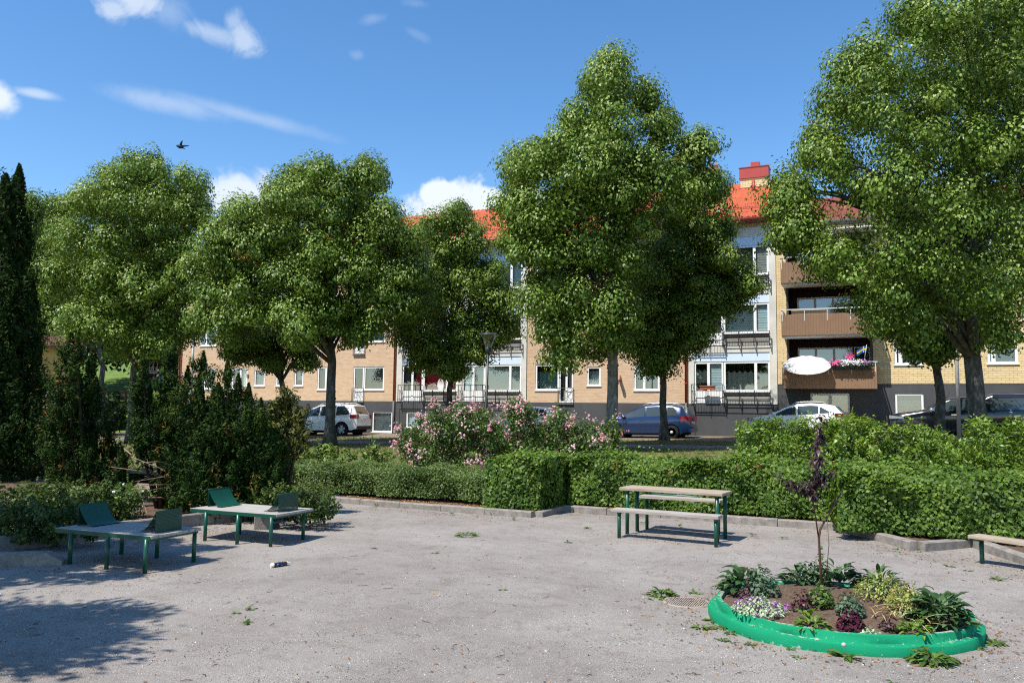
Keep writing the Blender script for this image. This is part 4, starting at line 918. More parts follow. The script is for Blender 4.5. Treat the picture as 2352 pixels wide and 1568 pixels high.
# ------------------------------------------------------------------ conifers
yewm = leaf_mat('yew_needles', (.009, .026, .005), (.026, .060, .010), (.080, .122, .018), .7, .1, .12)
thuja = leaf_mat('thuja_scales', (.008, .024, .005), (.022, .050, .009), (.070, .105, .018), .7, .1, .12)
yewbrown = leaf_mat('yew_dry_needles', (.12, .06, .012), (.22, .11, .02), (.32, .18, .04), .6, .2, .15)
def spires(lv, base, lst, g, dens, L0, Wf=.3, dry=.03):
    """lst: (x offset, y offset, z of foot, z of tip, radius): upright plumes of short shoots"""
    for (dx, dy, z0, z1, r) in lst:
        n = int(dens*r*(z1-z0)*6); h = g.uniform(0, 1, n)**.8; prof = np.minimum(1, (1-h)*2.2)**.8*np.minimum(1, .55+h*2); th = g.uniform(0, 2*math.pi, n); k = np.floor(th*2.2+h*9)
        lump = .82+.22*np.sin(th*4+h*23)+.14*np.sin(th*7-h*41)
        rr = r*prof*lump*g.uniform(.45, 1.0, n)**.5
        C = np.stack([dx+np.cos(th)*rr, dy+np.sin(th)*rr, z0+(z1-z0)*h], 1)+np.asarray(base)
        out = np.stack([np.cos(th), np.sin(th), np.zeros(n)], 1)
        L = L0*g.uniform(.6, 1.3, n); d = g.uniform(size=n) < dry
        lv.add(C[~d], (out*.8+rdir(n, g)*.7)[~d], (UP*.75+out*.6+rdir(n, g)*.5)[~d], L[~d], L[~d]*Wf, np.clip(g.uniform(.0, .8, n)+.25*np.sin(th*5+h*19), 0, 1)[~d], 0)
        if d.any(): lv.add(C[d], rdir(d.sum(), g), out[d]+rdir(d.sum(), g)*.5, L[d], L[d]*Wf, g.uniform(0, 1, d.sum()), 1)
def yew(label, bx, by, Z, plumes, dens, name='yew_bush', L0=.070, m_=None, dry=.03, cat='shrub', depth=1.0, Wf=.32, stem=.06, group=None, clump=(.09, .18), per=11):
    b = at(bx, by, Z); b[2] = .08 if -b[1] > 24 else ground_z(b); t = thing(name, label, cat, b, 0, group); lv = Leaves(); lst = []; m = MB(); cs = []; rs = []
    for (x, yt, yb_, rpx) in plumes:
        zz = Z+g.uniform(-.5, .5)*depth; p = at(x, yt, zz); q = at(x, yb_, zz); d = q-b; hpx = yb_-yt
        tipr = max(.05, rpx*.42*zz/FPX); k0 = min(.5, 1.6*rpx/hpx)
        qm = at(x, yt+hpx*k0*1.3, zz)-b; lst.append((d[0], d[1], max(0.02, qm[2]), p[2]-b[2], tipr*.75))
        y = yt+rpx*1.1
        while y < yb_:
            f = min(1, .62+.5*(y-yt)/hpx); c = at(x+g.normal(0, .30)*rpx, y, zz+g.uniform(-.3, .3)*rpx*zz/FPX); cs.append(c); rs.append(max(.1, rpx*f*g.uniform(.88, 1.12)*zz/FPX-.03)); y += rpx*.62
        m.tube([(d[0]*.2, d[1]*.2, 0), (d[0]*.8, d[1]*.8, max(.3, d[2])), (d[0], d[1], (p[2]-b[2])*.9)], [stem*.6, stem*.4, stem*.12], 6)
    spires(lv, b, lst, g, dens, L0, Wf, dry)
    cs = np.array(cs); rs = np.array(rs); P, D = sphere_clumps(cs, rs, per, g, .8); kp = P[:, 2] > b[2]+.05; P = P[kp]; D = D[kp]
    nc = len(P); pr = max(12, int(dens/34)); idx = np.repeat(np.arange(nc), pr); n = len(idx); cr = g.uniform(*clump, nc); tone = g.uniform(-.22, .22, nc)
    ax = unit(D*.6+UP*.9+g.normal(0, .2, (nc, 3)))[idx]; o = rdir(n, g); al = (o*ax).sum(1, keepdims=True)
    C = P[idx]+(o*.7+ax*al*.8)*(g.uniform(0, 1, n)**.4*cr[idx])[:, None]; L = L0*g.uniform(.6, 1.2, n); dry_c = g.uniform(size=n) < (np.where(g.uniform(size=nc) < dry*2.2, .4, dry*.25))[idx]
    rnd = np.clip(g.uniform(.0, .8, n)+tone[idx], 0, 1)
    nf = nc*14; j = g.choice(len(rs), nf, p=rs**2/np.sum(rs**2)); Cf = cs[j]+rdir(nf, g)*(rs[j]*.9*g.uniform(0, 1, nf)**.4)[:, None]; lv.add(Cf, rdir(nf, g), UP*.5+rdir(nf, g), L0*1.4*g.uniform(.8, 1.3, nf), L0*.6*g.uniform(.8, 1.3, nf), g.uniform(0, .6, nf))
    for (sel, mi) in ((~dry_c, 0), (dry_c, 1)): lv.add(C[sel], (o*.9+UP*.3+rdir(n, g)*.6)[sel], (ax*.8+o*.6+rdir(n, g)*.4)[sel], L[sel], L[sel]*Wf, rnd[sel], mi)
    lv.build('foliage', [m_ or yewm, yewbrown], t, b); m.build('trunk', mat('yew_wood', (.055, .038, .028), .85, .2, 0, .3, 8), t)
    return t
yew('tall dark columnar conifer at the left edge', -45, 1085, 20.5, [(4,378,1000,52),(-30,400,1060,90),(20,480,1050,62),(48,640,1040,50),(5,560,1070,85),(72,770,1010,36),(-70,480,1060,95),(50,900,1060,52),(20,820,1075,72),(-30,700,1075,95),(-90,600,1075,90)], 1600, 'columnar_conifer', .12, thuja, .01, 'conifer', 1.6, .34, .1, None, (.2, .36), 5)
yew('left yew bush with a rounded top and rusty needles inside', 205, 1178, 15.6, [(150,765,1000,40),(192,800,1160,40),(165,850,1100,50),(215,868,1000,34),(190,930,1180,60),(150,960,1175,55),(240,990,1180,44),(272,1025,1180,34),(205,1000,1180,56),(128,900,1060,30),(172,775,900,36)], 3000, dry=.07)
yew('spiky yew in the middle of the left bed with cut bare branches', 370, 1172, 15.2, [(322,822,1060,15),(336,880,1050,24),(388,790,1060,22),(378,860,1060,38),(358,930,1010,32),(410,880,1060,40),(325,990,1060,24),(420,840,1100,30),(372,930,1040,46)], 3000, dry=.04)
yew('widest dark yew behind the far skate table', 540, 1172, 14.6, [(454,806,1120,28),(445,870,1165,50),(511,824,1130,32),(490,880,1165,56),(536,858,1150,34),(560,880,1165,42),(520,930,1175,70),(590,915,1165,46),(580,960,1175,60),(450,960,1175,52),(625,985,1165,40),(470,1040,1180,50),(480,890,1180,78),(560,925,1180,84),(610,985,1180,58),(600,1050,1180,52),(425,1010,1178,36)], 3000, dry=.03)
yewlite = leaf_mat('young_yew_needles', (.045, .06, .012), (.12, .13, .03), (.24, .23, .06), .5, .3, .2)
yew('young yellowish yew shoots at the right side of the yews', 640, 1150, 15.4, [(655,895,1040,15),(633,915,1040,14),(670,950,1050,18),(690,935,1030,10),(648,970,1090,24),(615,925,1000,13)], 2300, 'young_yew', .11, yewlite, .02)
m = MB(); bb = at(390, 1172, 14.6); bb[2] = .08; tb = thing('bare_branch', 'tangle of bare reddish cut branches between the yews', 'branch', bb)
for (p0, p1, p2, r) in [((425,1115),(350,1085),(285,1030),.035),((418,1110),(370,1078),(300,1048),.02),((425,1085),(390,1078),(330,1065),.02),((430,1140),(340,1140),(250,1125),.02),((415,1105),(330,1085),(255,1072),.018),((425,1062),(360,1060),(320,1062),.016),((420,1095),(365,1100),(330,1092),.014),((425,1100),(380,1090),(340,1100),.012),((420,1050),(375,1045),(340,1035),.014),((430,1125),(385,1118),(345,1125),.014),((400,1112),(330,1112),(262,1140),.014),((350,1090),(320,1110),(300,1150),.01),((420,1072),(370,1095),(310,1105),.01),((360,1195),(320,1200),(300,1190),.012),((325,1140),(340,1180),(300,1200),.008),((310,1190),(320,1160),(335,1150),.006)]:
    Zb = 14.75+g.uniform(-.4, .3); m.tube([at(*p0, Zb+.2)-bb, at(*p1, Zb)-bb+g.normal(0, .02, 3), at(*p2, Zb-.2)-bb], [r*.62, r*.5, r*.24], 6)
m.build('twigs', mat('bare_wood', (.30, .215, .17), .8, .2, 0, .25, 10), tb)
# grass standing on the lawn edge and under the trees
lv = Leaves(); n = 16000; X = g.uniform(-8, 20, n); Dd = np.where(g.uniform(size=n) < .75, g.uniform(10.9, 20, n), g.uniform(5.7, 8.4, n)); C = np.stack([X, -Dd, zg(X, Dd)+.035], 1)
lv.add(C, rdir(n, g)*np.array([1, 1, .2]), UP+rdir(n, g)*.45, g.uniform(.05, .13, n), np.full(n, .018), g.uniform(0, 1, n))
tag(lv.build('grass', [leaf_mat('grass_blade', (.05, .075, .015), (.13, .14, .04), (.30, .25, .11), .6, .2, .2)]), 'uneven half dry grass under the lindens', 'grass', kind='stuff')
# ------------------------------------------------------------------ cars
tyre_m = mat('tyre_rubber', (.018, .018, .018), .85, .2); rim_m = mat('alloy_rim', (.62, .62, .63), .4, .5, .15); liner_m = mat('arch_liner', (.01, .01, .01), .9, .1)
cglass = mat('car_glass', (.045, .062, .062), .04, .6, 0, 0, 6, 0, 40, .6); trim_m = mat('black_trim', (.02, .02, .021), .6, .3); chrome = mat('chrome', (.7, .7, .7), .15, .5, .9)
lamp_red = mat('tail_lamp_red', (.17, .008, .010), .15, .5, 0, 0, 6, 0, 40, .5); lamp_clear = mat('headlamp_clear', (.26, .28, .29), .1, .5, .3, 0, 6, 0, 40, .5); plate_m = mat('number_plate', (.70, .71, .70), .4, .3)
def car(name, label, cat, rear_x, dmid, spec, paint, rz=0.0):
    """local frame: +x = rear, -x = front (cars stand nose to the left), z up from the road, y across; origin between the axles"""
    L0, L1 = -spec['front'], spec['rear']; wb = spec['wb']; W2 = spec['w']/2; gr = spec['wheel_r']
    top = np.array(spec['top']); belt = np.array(spec['belt']); zs = spec.get('sill', .30)
    ftop = lambda x: np.interp(x, top[:, 0], top[:, 1]); fbelt = lambda x: np.minimum(np.interp(x, belt[:, 0], belt[:, 1]), ftop(x)-.05)
    def plan(x):
        e = min(x-L0, L1-x); return W2*(1-.22*max(0, 1-e/.55)**2.2)
    def half(x, z):
        zb, zt = fbelt(x), ftop(x); w = plan(x)
        if z <= zb: q = (z-zs)/(zb-zs+1e-6); return w*(.955+.045*math.sin(min(1, max(0, q))*math.pi*.62)/math.sin(math.pi*.5) if q < .8 else .955+.045*math.sin(.8*math.pi*.62)-.03*(q-.8)/.2)
        q = (z-zb)/(zt-zb+1e-6); t = min(1, (zt-zb)/.35); return w*(.963 - t*(.20*q+.04*q*q))
    xs = sorted(set(list(np.linspace(L0, L1, 58))+[x for x in top[:, 0]]+[c_+gr*1.17*math.cos(a) for c_ in (-wb/2, wb/2) for a in np.linspace(0, math.pi, 15)]))
    ra = gr*1.17
    def zbot(x):
        z = zs
        for c_ in (-wb/2, wb/2):
            dx = abs(x-c_)
            if dx < ra: z = max(z, gr+math.sqrt(ra*ra-dx*dx))
        e = min(x-L0, L1-x); return max(z, zs+.10*max(0, 1-e/.35))
    vs = []; K = 12
    for x in xs:
        zb, zt, z0 = fbelt(x), ftop(x), zbot(x); sec = []
        for q in (0, .25, .5, .75, .9, 1): z = z0+(zb-z0)*q; sec.append((half(x, z), z))
        for q in (.4, .8): z = zb+(zt-zb)*q; sec.append((half(x, z), z))
        w1 = half(x, zt-.02); r = min(.07, (zt-zb)*.5)
        sec += [(w1*.985, zt-r*.4), (w1*.93, zt-r*.08), (w1*.6, zt+.012), (0, zt+.022)]
        full = [(-w, z) for (w, z) in sec]+[(w, z) for (w, z) in sec[-2::-1]]
        vs += [(x, y, z) for (y, z) in full]
    k = 2*K-1; fs = [(i*k+j, i*k+j+1, (i+1)*k+j+1, (i+1)*k+j) for i in range(len(xs)-1) for j in range(k-1)]
    fs += [tuple(range(k-1, -1, -1)), tuple(range((len(xs)-1)*k, len(xs)*k))]
    pos = (rear_x-wb/2, -dmid, 0); zr = float(zg(np.array(rear_x), np.array(dmid)))-.115; zf = float(zg(np.array(rear_x-wb), np.array(dmid)))-.115
    t = thing(name, label, cat, (pos[0], pos[1], (zr+zf)/2), rz); t.rotation_euler = (0, -math.atan2(zr-zf, wb), rz)
    b = MB(); b.add(vs, fs, 0, True); body = b.build('body', paint, t)
    u = MB(); u.box(L0+.3, L1-.3, -W2*.86, W2*.86, .2, zs+.25); u.box(-wb/2-.42, wb/2+.42, -W2*.7, W2*.7, .25, .62); u.build('underbody', liner_m, t)
    sk = spec.get('skirt')
    if sk:
        s_ = MB()
        for sg_ in (-1, 1):
            yy = sg_*W2*.965; s_.box(-wb/2+ra+.02, wb/2-ra-.02, yy-.02, yy+.02, zs-.03, zs+.09)
            for c_ in (-wb/2, wb/2):
                n = 16; vv = []
                for i in range(n+1):
                    a = math.pi*i/n
                    for rr in (ra-.015, ra+.05):
                        for dy in (-.012, .018): vv.append((c_+rr*math.cos(a), yy+sg_*(dy+.022), gr+rr*math.sin(a)))
                s_.add(vv, [(i*4+p, i*4+q, i*4+4+q, i*4+4+p) for i in range(n) for (p, q) in ((0, 1), (1, 3), (3, 2), (2, 0))])
        s_.build('wheel_arch_trim', trim_m, t)
    for c_ in (-wb/2, wb/2):
        for sg_ in (-1, 1):
            yc = sg_*(W2-.12); m = MB(); m.lathe([(gr*.62, -.10), (gr*.93, -.11), (gr, -.07), (gr, .07), (gr*.93, .11), (gr*.62, .10)], 28, (c_, yc, gr), 0, 'y'); ty = m.build('tyre', tyre_m, None)
            wh = MB(); yo = yc+sg_*.085; wh.lathe([(gr*.66, -.02), (gr*.66, .02), (gr*.60, .015), (gr*.60, -.02)], 28, (c_, yo, gr), 0, 'y')
            ns = spec.get('spokes', 5)
            for s_ in range(ns):
                a = 2*math.pi*(s_+.25)/ns; ca, sa = math.cos(a), math.sin(a); w = .045 if ns > 6 else .085
                P = lambda r, o, y: (c_+r*ca-o*sa, y, gr+r*sa+o*ca)
                y0 = yo-.012; y1 = yo+sg_*.012
                wh.add([P(.04, -w*.8, y1), P(gr*.63, -w, y1), P(gr*.63, w, y1), P(.04, w*.8, y1), P(.04, -w*.8, y0), P(gr*.63, -w, y0), P(gr*.63, w, y0), P(.04, w*.8, y0)], [(0, 1, 2, 3), (4, 5, 6, 7), (0, 1, 5, 4), (2, 3, 7, 6)])
            wh.lathe([(0.0, -.03), (.07, -.03), (.07, .02*1), (0, .022)], 14, (c_, yo, gr), 0, 'y')
            wheel = wh.build('wheel', rim_m, t); wheel['label'] = 'wheel with spoked alloy rim'
            bk = MB(); bk.lathe([(0, -.0), (gr*.64, 0)], 24, (c_, yc+sg_*.02, gr), 0, 'y'); bk.build('brake_disc', liner_m, wheel); ty.parent = wheel
    def strip(x0, x1, lo, hi, sides=(-1, 1), off=.010, n=14):
        m = MB()
        for sg_ in sides:
            vv = []; xx = np.linspace(x0, x1, n)
            for x in xx:
                for q in np.linspace(0, 1, 4): z = lo(x)+(hi(x)-lo(x))*q; vv.append((x, sg_*(half(x, z)+off), z))
            m.add(vv, [(i*4+j, i*4+j+1, i*4+5+j, i*4+4+j) for i in range(n-1) for j in range(3)], 0, True)
        return m
    hi = lambda x: ftop(x)-.095; lo = lambda x: fbelt(x)+.03
    for (x0, x1, cl) in spec['windows']:          # cl = limits (front slope, rear slope) of the pane
        def lo2(x): return lo(x)
        def hi2(x): return max(lo(x)+.012, min(hi(x), *( [cl(x)] if cl else [9])))
        for sg_ in (-1, 1): strip(x0, x1, lo2, hi2, (sg_,)).build('side_window', cglass, t)
    for xd in spec['doors']:
        m = strip(xd-.004, xd+.004, lambda x: zs+.08, lambda x: fbelt(x), off=.003, n=2); m.build('door_gap', trim_m, body)
    for xh in spec['handles']:
        m = MB(); zz = fbelt(xh)-.12
        for sg_ in (-1, 1): y = sg_*(half(xh, zz)+.012); m.box(xh-.10, xh+.10, y-.02, y+.02, zz-.018, zz+.018)
        m.build('door_handle', spec.get('handle_m', paint), t)
    def over(x0, x1, f, name, m_):             # panel lying on the sloping top surface
        m = MB(); n = 10; vv = []
        for x in np.linspace(x0, x1, n):
            w = half(x, ftop(x)-.02)
            for q in np.linspace(-1, 1, 9): vv.append((x, q*w*f, ftop(x)+.03-.012*abs(q)))
        m.add(vv, [(i*9+j, i*9+j+1, i*9+10+j, i*9+9+j) for i in range(n-1) for j in range(8)], 0, True); return m.build(name, m_, t)
    over(*spec['windscreen'], .86, 'windscreen', cglass)
    if 'rearglass' in spec: over(*spec['rearglass'], .84, 'rear_window', cglass)
    xm = spec['mirror']
    for sg_ in (-1, 1):
        m = MB(); zz = fbelt(xm)+.09; y = sg_*(half(xm, fbelt(xm))+.10); m.lathe([(.0, -.1), (.07, -.095), (.095, -.02), (.09, .06), (0, .09)], 12, (xm, y, zz), 0, 'y'); m.box(xm-.03, xm+.03, min(y, sg_*half(xm, fbelt(xm))), max(y, sg_*half(xm, fbelt(xm))), zz-.08, zz-.05)
        m.build('mirror', spec.get('mirror_m', paint), t)
    (ta, tb, tz0, tz1) = spec['tail']
    for sg_ in (-1, 1):
        m = strip(ta, tb, lambda x: tz0+(tz1-tz0)*.12*(tb-x)/(tb-ta), lambda x: tz1, (sg_,), .012, 8); y = sg_*half(tb, (tz0+tz1)/2)
        m.box(tb-.005, L1+.012, min(y*.8, y), max(y*.8, y), tz0, tz1); m.build('tail_light', lamp_red, t)
    (ha, hb, hz0, hz1) = spec['head']
    for sg_ in (-1, 1):
        m = strip(ha, hb, lambda x: hz0, lambda x: hz0+(hz1-hz0)*(1-.55*(x-ha)/(hb-ha)), (sg_,), .012, 8); y = sg_*half(ha, hz0)
        m.box(L0-.008, ha+.005, min(y*.55, y), max(y*.55, y), hz0, hz1); m.build('headlight', lamp_clear, t)
    m = MB(); m.box(L1-.02, L1+.016, -.26, .26, spec['plate_z'], spec['plate_z']+.11); m.build('number_plate', plate_m, t)
    bm_ = MB(); bm_.box(L1-.25, L1+.03, -W2*.80, W2*.80, zs+.04, zs+.22); bm_.box(L0-.02, L0+.25, -W2*.72, W2*.72, zs+.04, zs+.2); bm_.build('bumper_trim', spec.get('bumper_m', trim_m), t)
    if spec.get('rails'):
        m = MB()
        for sg_ in (-1, 1):
            x0, x1 = spec['rails']; pts = [(x, sg_*half(x, ftop(x)-.02)*.86, ftop(x)+(.02 if x in (x0, x1) else .075)) for x in np.linspace(x0, x1, 8)]
            m.tube(pts, .02, 6)
        m.build('roof_rail', mat('roof_rail_silver', (.5, .5, .52), .35, .5, .4), t)
    if spec.get('antenna'):
        xa = spec['antenna']; m = MB(); m.tube([(xa, .1, ftop(xa)), (xa+.16, .1, ftop(xa)+.28)], .008, 5); m.build('antenna', trim_m, t)
    return t, half, ftop, fbelt
white_p = mat('white_car_paint', (.88, .88, .87), .25, .5, 0, 0, 6, 0, 40, .6); blue_p = mat('blue_car_paint', (.010, .032, .105), .25, .5, .25, 0, 6, 0, 40, .8); black_p = mat('black_car_paint', (.006, .007, .012), .2, .5, 0, 0, 6, 0, 40, .8)
suv = dict(front=2.36, rear=2.32, wb=2.89, w=1.86, wheel_r=.37, sill=.33, top=[(-2.36,.72),(-2.3,.88),(-2.0,1.0),(-1.25,1.12),(-.45,1.55),(-.1,1.68),(.6,1.73),(1.5,1.70),(1.95,1.65),(2.16,1.30),(2.28,1.05),(2.32,.6)], belt=[(-2.4,.8),(-1.2,1.04),(.5,1.07),(2.32,1.14)],
    windows=[(-1.02, .02, None), (.12, .98, None), (1.08, 1.86, lambda x: 1.62-max(0, x-1.5)*.9)], doors=[-.95, .07, 1.03], handles=[-.10, .85], windscreen=(-1.15, -.35), rearglass=(1.98, 2.22), mirror=-.85, tail=(1.95, 2.24, .95, 1.16), head=(-2.3, -1.85, .78, .98), plate_z=.88, rails=(-.2, 1.75), spokes=5, antenna=1.3, handle_m=white_p)
def gx(x, y):     # a point of the road seen at a picture position
    d = ray(x, y)
    for Y in np.linspace(20, 80, 1500):
        p = CAM+d*(Y/(d@_fh))
        if p[2] < float(zg(np.array(p[0]), np.array(max(0, -p[1]))))-.05: return p
def at_d(x, dd): p = on_d(x, 1000, -dd); return float(p[0])
DC = 1.95
car('estate_car', 'white seven seat estate car with roof rails parked behind the straight trunk', 'car', at_d(793, 2.9)-.1, 2.45, suv, white_p, math.radians(5))
mpv = dict(front=2.08, rear=2.12, wb=2.58, w=1.76, wheel_r=.32, sill=.27, top=[(-2.08,.6),(-2.0,.78),(-1.7,.92),(-1.15,1.06),(-.35,1.42),(.0,1.54),(.6,1.58),(1.35,1.55),(1.7,1.48),(1.95,1.12),(2.08,.95),(2.12,.6)], belt=[(-2.1,.75),(-1.1,.96),(.4,1.0),(2.1,1.06)],
    windows=[(-1.35, -1.0, lambda x: fz(x)), (-.93, .03, None), (.12, 1.0, None), (1.08, 1.5, lambda x: 1.48-max(0, x-1.3)*.9)], doors=[-.96, .07, 1.03], handles=[-.10, .82], windscreen=(-1.08, -.28), rearglass=(1.73, 1.97), mirror=-.95, tail=(1.66, 2.05, .80, 1.04), head=(-2.0, -1.55, .66, .84), plate_z=.68, spokes=9, skirt=False, bumper_m=blue_p, antenna=None, rails=(-.1, 1.5), handle_m=blue_p)
fz = lambda x: .99+(x+1.35)*.32
car('family_car', 'dark blue compact family car parked behind the linden with the pale foot', 'car', at_d(1543, DC+.8), DC-.05, mpv, blue_p)
cross = dict(front=2.02, rear=2.10, wb=2.57, w=1.78, wheel_r=.34, sill=.33, top=[(-2.02,.7),(-1.95,.88),(-1.6,1.0),(-1.1,1.08),(-.35,1.44),(.05,1.55),(.6,1.58),(1.2,1.54),(1.6,1.46),(1.85,1.2),(2.05,1.0),(2.10,.6)], belt=[(-2.1,.8),(-1.0,1.02),(.6,1.07),(2.1,1.18)],
    windows=[(-.98, .03, None), (.12, .95, None), (1.0, 1.4, lambda x: 1.42-max(0, x-1.05)*.6)], doors=[-.95, .08, 1.0], handles=[-.10, .82], windscreen=(-1.05, -.28), rearglass=(1.62, 1.86), mirror=-.85, tail=(1.6, 2.03, .98, 1.14), head=(-1.98, -1.5, .80, .96), plate_z=.75, rails=(-.15, 1.35), spokes=5, skirt=True, antenna=1.2)
car('crossover_car', 'white compact crossover with silver roof rails showing above the green shrubs', 'car', at_d(1905, DC)-.05, DC-.4, cross, white_p)
hatch = dict(mpv); hatch.update(front=1.9, rear=1.95, wb=2.45, windows=[(-.93, .03, None), (.12, 1.0, None), (1.08, 1.45, lambda x: 1.48-max(0, x-1.2)*.9)], rails=None, bumper_m=white_p, handle_m=white_p, spokes=7,
    top=[(-1.9,.6),(-1.85,.78),(-1.6,.9),(-1.1,1.03),(-.35,1.40),(.0,1.49),(.6,1.51),(1.3,1.46),(1.6,1.38),(1.82,1.08),(1.92,.95),(1.95,.6)], tail=(1.55, 1.88, .80, 1.04), rearglass=(1.62, 1.84), head=(-1.85, -1.45, .66, .84))
car('hatchback_car', 'white hatchback almost hidden behind the pink rose bushes', 'car', at_d(1255, DC), DC-.2, hatch, white_p)
pick = dict(front=2.55, rear=2.8, wb=3.22, w=1.88, wheel_r=.39, sill=.42, top=[(-2.55,.8),(-2.5,1.02),(-2.2,1.16),(-1.35,1.24),(-.6,1.64),(-.3,1.75),(.2,1.79),(.85,1.77),(.90,1.77),(1.0,1.83),(1.2,1.90),(2.4,1.88),(2.65,1.82),(2.76,1.2),(2.80,.6)], belt=[(-2.6,.9),(-1.3,1.17),(.8,1.22),(2.8,1.24)],
    windows=[(-1.15, -.05, None), (.05, .78, None), (1.08, 2.45, lambda x: 1.72)], doors=[-1.2, 0, .92], handles=[-.2], windscreen=(-1.28, -.5), mirror=-1.0, tail=(2.6, 2.76, .9, 1.2), head=(-2.5, -2.02, .92, 1.06), plate_z=.6, spokes=6, skirt=True, handle_m=chrome, mirror_m=chrome, antenna=-.4)
pk = car('pickup_truck', 'black pickup truck with a canopy over the bed behind the two right trunks', 'pickup truck', at_d(2290, DC)+.3, DC-.3, pick, black_p)[0]
m = MB(); m.box(-2.66, -2.60, -.6, .6, .55, 1.0); m.tube([(-2.64, -.55, .5), (-2.66, -.55, 1.02), (-2.66, .55, 1.02), (-2.64, .55, .5)], .03, 8); m.build('bull_bar', trim_m, pk)
# ------------------------------------------------------------------ street lamp, poles, bird, far houses
green_m = mat('dark_green_paint', (.007, .068, .040), .35, .45, 0, .12, 5)
lamp_bl = mat('lamp_black', (.02, .023, .028), .4, .5)
lp = at(1113, 990, 31.0); lp[2] = ground_z(lp); topz = float(at(1122, 762, 31.0)[2])-lp[2]
t = thing('street_lamp', 'black park lamp with a clear conical lantern behind the rose bushes', 'lamp', lp)
sh = (at(1122, 762, 31.0)-at(1113, 990, 31.0))[:2]
m = MB(); m.tube([(0, 0, 0), (0, 0, .9), (0, 0, .95), (0, 0, topz-.62)], [.075, .075, .05, .038], 12); m.build('post', lamp_bl, t)
m = MB(); m.lathe([(0, topz-.04), (.10, topz-.035), (.30, topz-.07), (.385, topz-.10), (.385, topz-.125), (.33, topz-.13)], 24, (0, 0, 0)); m.build('lamp_cap', mat('lamp_cap_grey', (.05, .06, .075), .35, .5), t); m = MB(); m.lathe([(.038, topz-.80), (.10, topz-.74), (.125, topz-.66), (.125, topz-.60), (.10, topz-.58)], 20); m.build('lamp_collar', mat('lamp_cap_grey', (.05, .06, .075), .35, .5), t)
m = MB(); m.lathe([(.12, topz-.60), (.15, topz-.45), (.23, topz-.25), (.33, topz-.125)], 24); m.build('lantern_glass', glass_mat('lamp_glass', (.86, .90, .90), .10), t)
m = MB(); m.lathe([(.07, topz-.60), (.07, topz-.46), (.03, topz-.44)], 12)
for k in range(3): a = 2*math.pi*k/3; m.tube([(.12*math.cos(a), .12*math.sin(a), topz-.6), (.16*math.cos(a), .16*math.sin(a), topz-.42), (.34*math.cos(a), .34*math.sin(a), topz-.12)], .012, 5)
m.build('lantern_frame', mat('lantern_grey', (.25, .26, .27), .4, .5), t)
t.rotation_euler = (0, math.radians(1.6), 0)
p = on_d(2200, 900, -2.6); z = ground_z(p); m = MB(); m.tube([(0, 0, 0), (0, 0, 6.4)], [.085, .055], 12); m.tube([(0, 0, 6.3), (0, -.5, 6.75), (0, -1.2, 6.85)], [.05, .045, .04], 8)
t = thing('light_pole', 'pale grey street light pole behind the pickup', 'lamp', (p[0], p[1], z)); m.build('pole', mat('pale_grey_steel', (.42, .40, .39), .5, .4), t); m = MB(); m.bbox(-.1, .1, -1.75, -1.15, 6.78, 6.9, .02); m.build('lamp_head', mat('lamp_head_grey', (.3, .3, .31), .5, .4), t)
p = at(439, 900, 44); tp = float(at(442, 763, 44)[2]); z = ground_z(p); m = MB(); m.tube([(0, 0, 0), (0, 0, tp-z)], [.075, .06], 10); m.lathe([(.07, tp-z), (.05, tp-z+.05), (0, tp-z+.06)], 10)
tag(m.build('metal_post', mat('blue_grey_steel', (.32, .37, .39), .45, .4), None, (p[0], p[1], z)), 'bare grey metal post before the left end of the brick block', 'post')
# bird
b = at(415, 336, 22); t = thing('bird', 'dark bird in flight above the left lindens', 'bird', b)
def V3(dx, dy): p = at(415+dx, 336+dy, 22); return p-b
m = MB(); m.tube([V3(-10, -1), V3(-7, -.6), V3(-2, .8), V3(3, 2.2), V3(6, 4)], [.012, .035, .055, .045, .02], 8); 
tl = [V3(5, 3), V3(11, 6.4), V3(10, 7.6), V3(3, 4)]; m.add(tl, [(0, 1, 2, 3)])
bm_body = m.build('body', mat('black_plumage', (.012, .012, .014), .6, .3), t)
for sg_ in (0, 1):
    m = MB(); off = _fh*(.10 if sg_ else -.05); w = [V3(-3, 0)+off*.3, V3(0, -4)+off, V3(4, -7)+off*2, V3(10, -8.5)+off*3, V3(7, -4.5)+off*2, V3(4, .5)+off*.6]
    m.add(w+[q+AU*.012 for q in w], [(0, 1, 2, 3, 4, 5), (11, 10, 9, 8, 7, 6)]+[(i, (i+1) % 6, 6+(i+1) % 6, 6+i) for i in range(6)]); m.build('wing', MATS['black_plumage'], t)
# yellow house far left
p = at(120, 905, 58); z = hill_z(p)-.3; t = thing('yellow_house', 'ochre yellow house with red framed window seen between the conifers', 'house', (p[0], p[1], z), math.radians(50))
ym = mat('ochre_render', (.50, .36, .13), .85, .15, 0, .06, 2); holes_ = [(-1.1, .75, 1.55-.0, 3.1), (-5, -3.4, 1.5, 3.1), (2.6, 4.2, 1.5, 3.1), (-1.1, .75, 4.4, 5.9)]
w_ = MB(); wall_grid(w_, -7, 1.3, 0, 6.0, [h for h in holes_ if h[1] < 2.2 and h[3] < 5], 0, .12); w_.add([(1.3, 0, 0), (1.3, 8, 0), (1.3, 8, 6.0), (1.3, 0, 6.0)], [(0, 1, 2, 3)]); w_.add([(-7, 0, 0), (-7, 8, 0), (-7, 8, 6.0), (-7, 0, 6.0)], [(0, 1, 2, 3)]); w_.add([(-7, 8, 0), (1.3, 8, 0), (1.3, 8, 6.0), (-7, 8, 6.0)], [(0, 1, 2, 3)]); w_.build('wall', [ym, ym], t)
rfm = mat('house_red_frame', (.22, .03, .03), .5, .3); _w = white; white = rfm
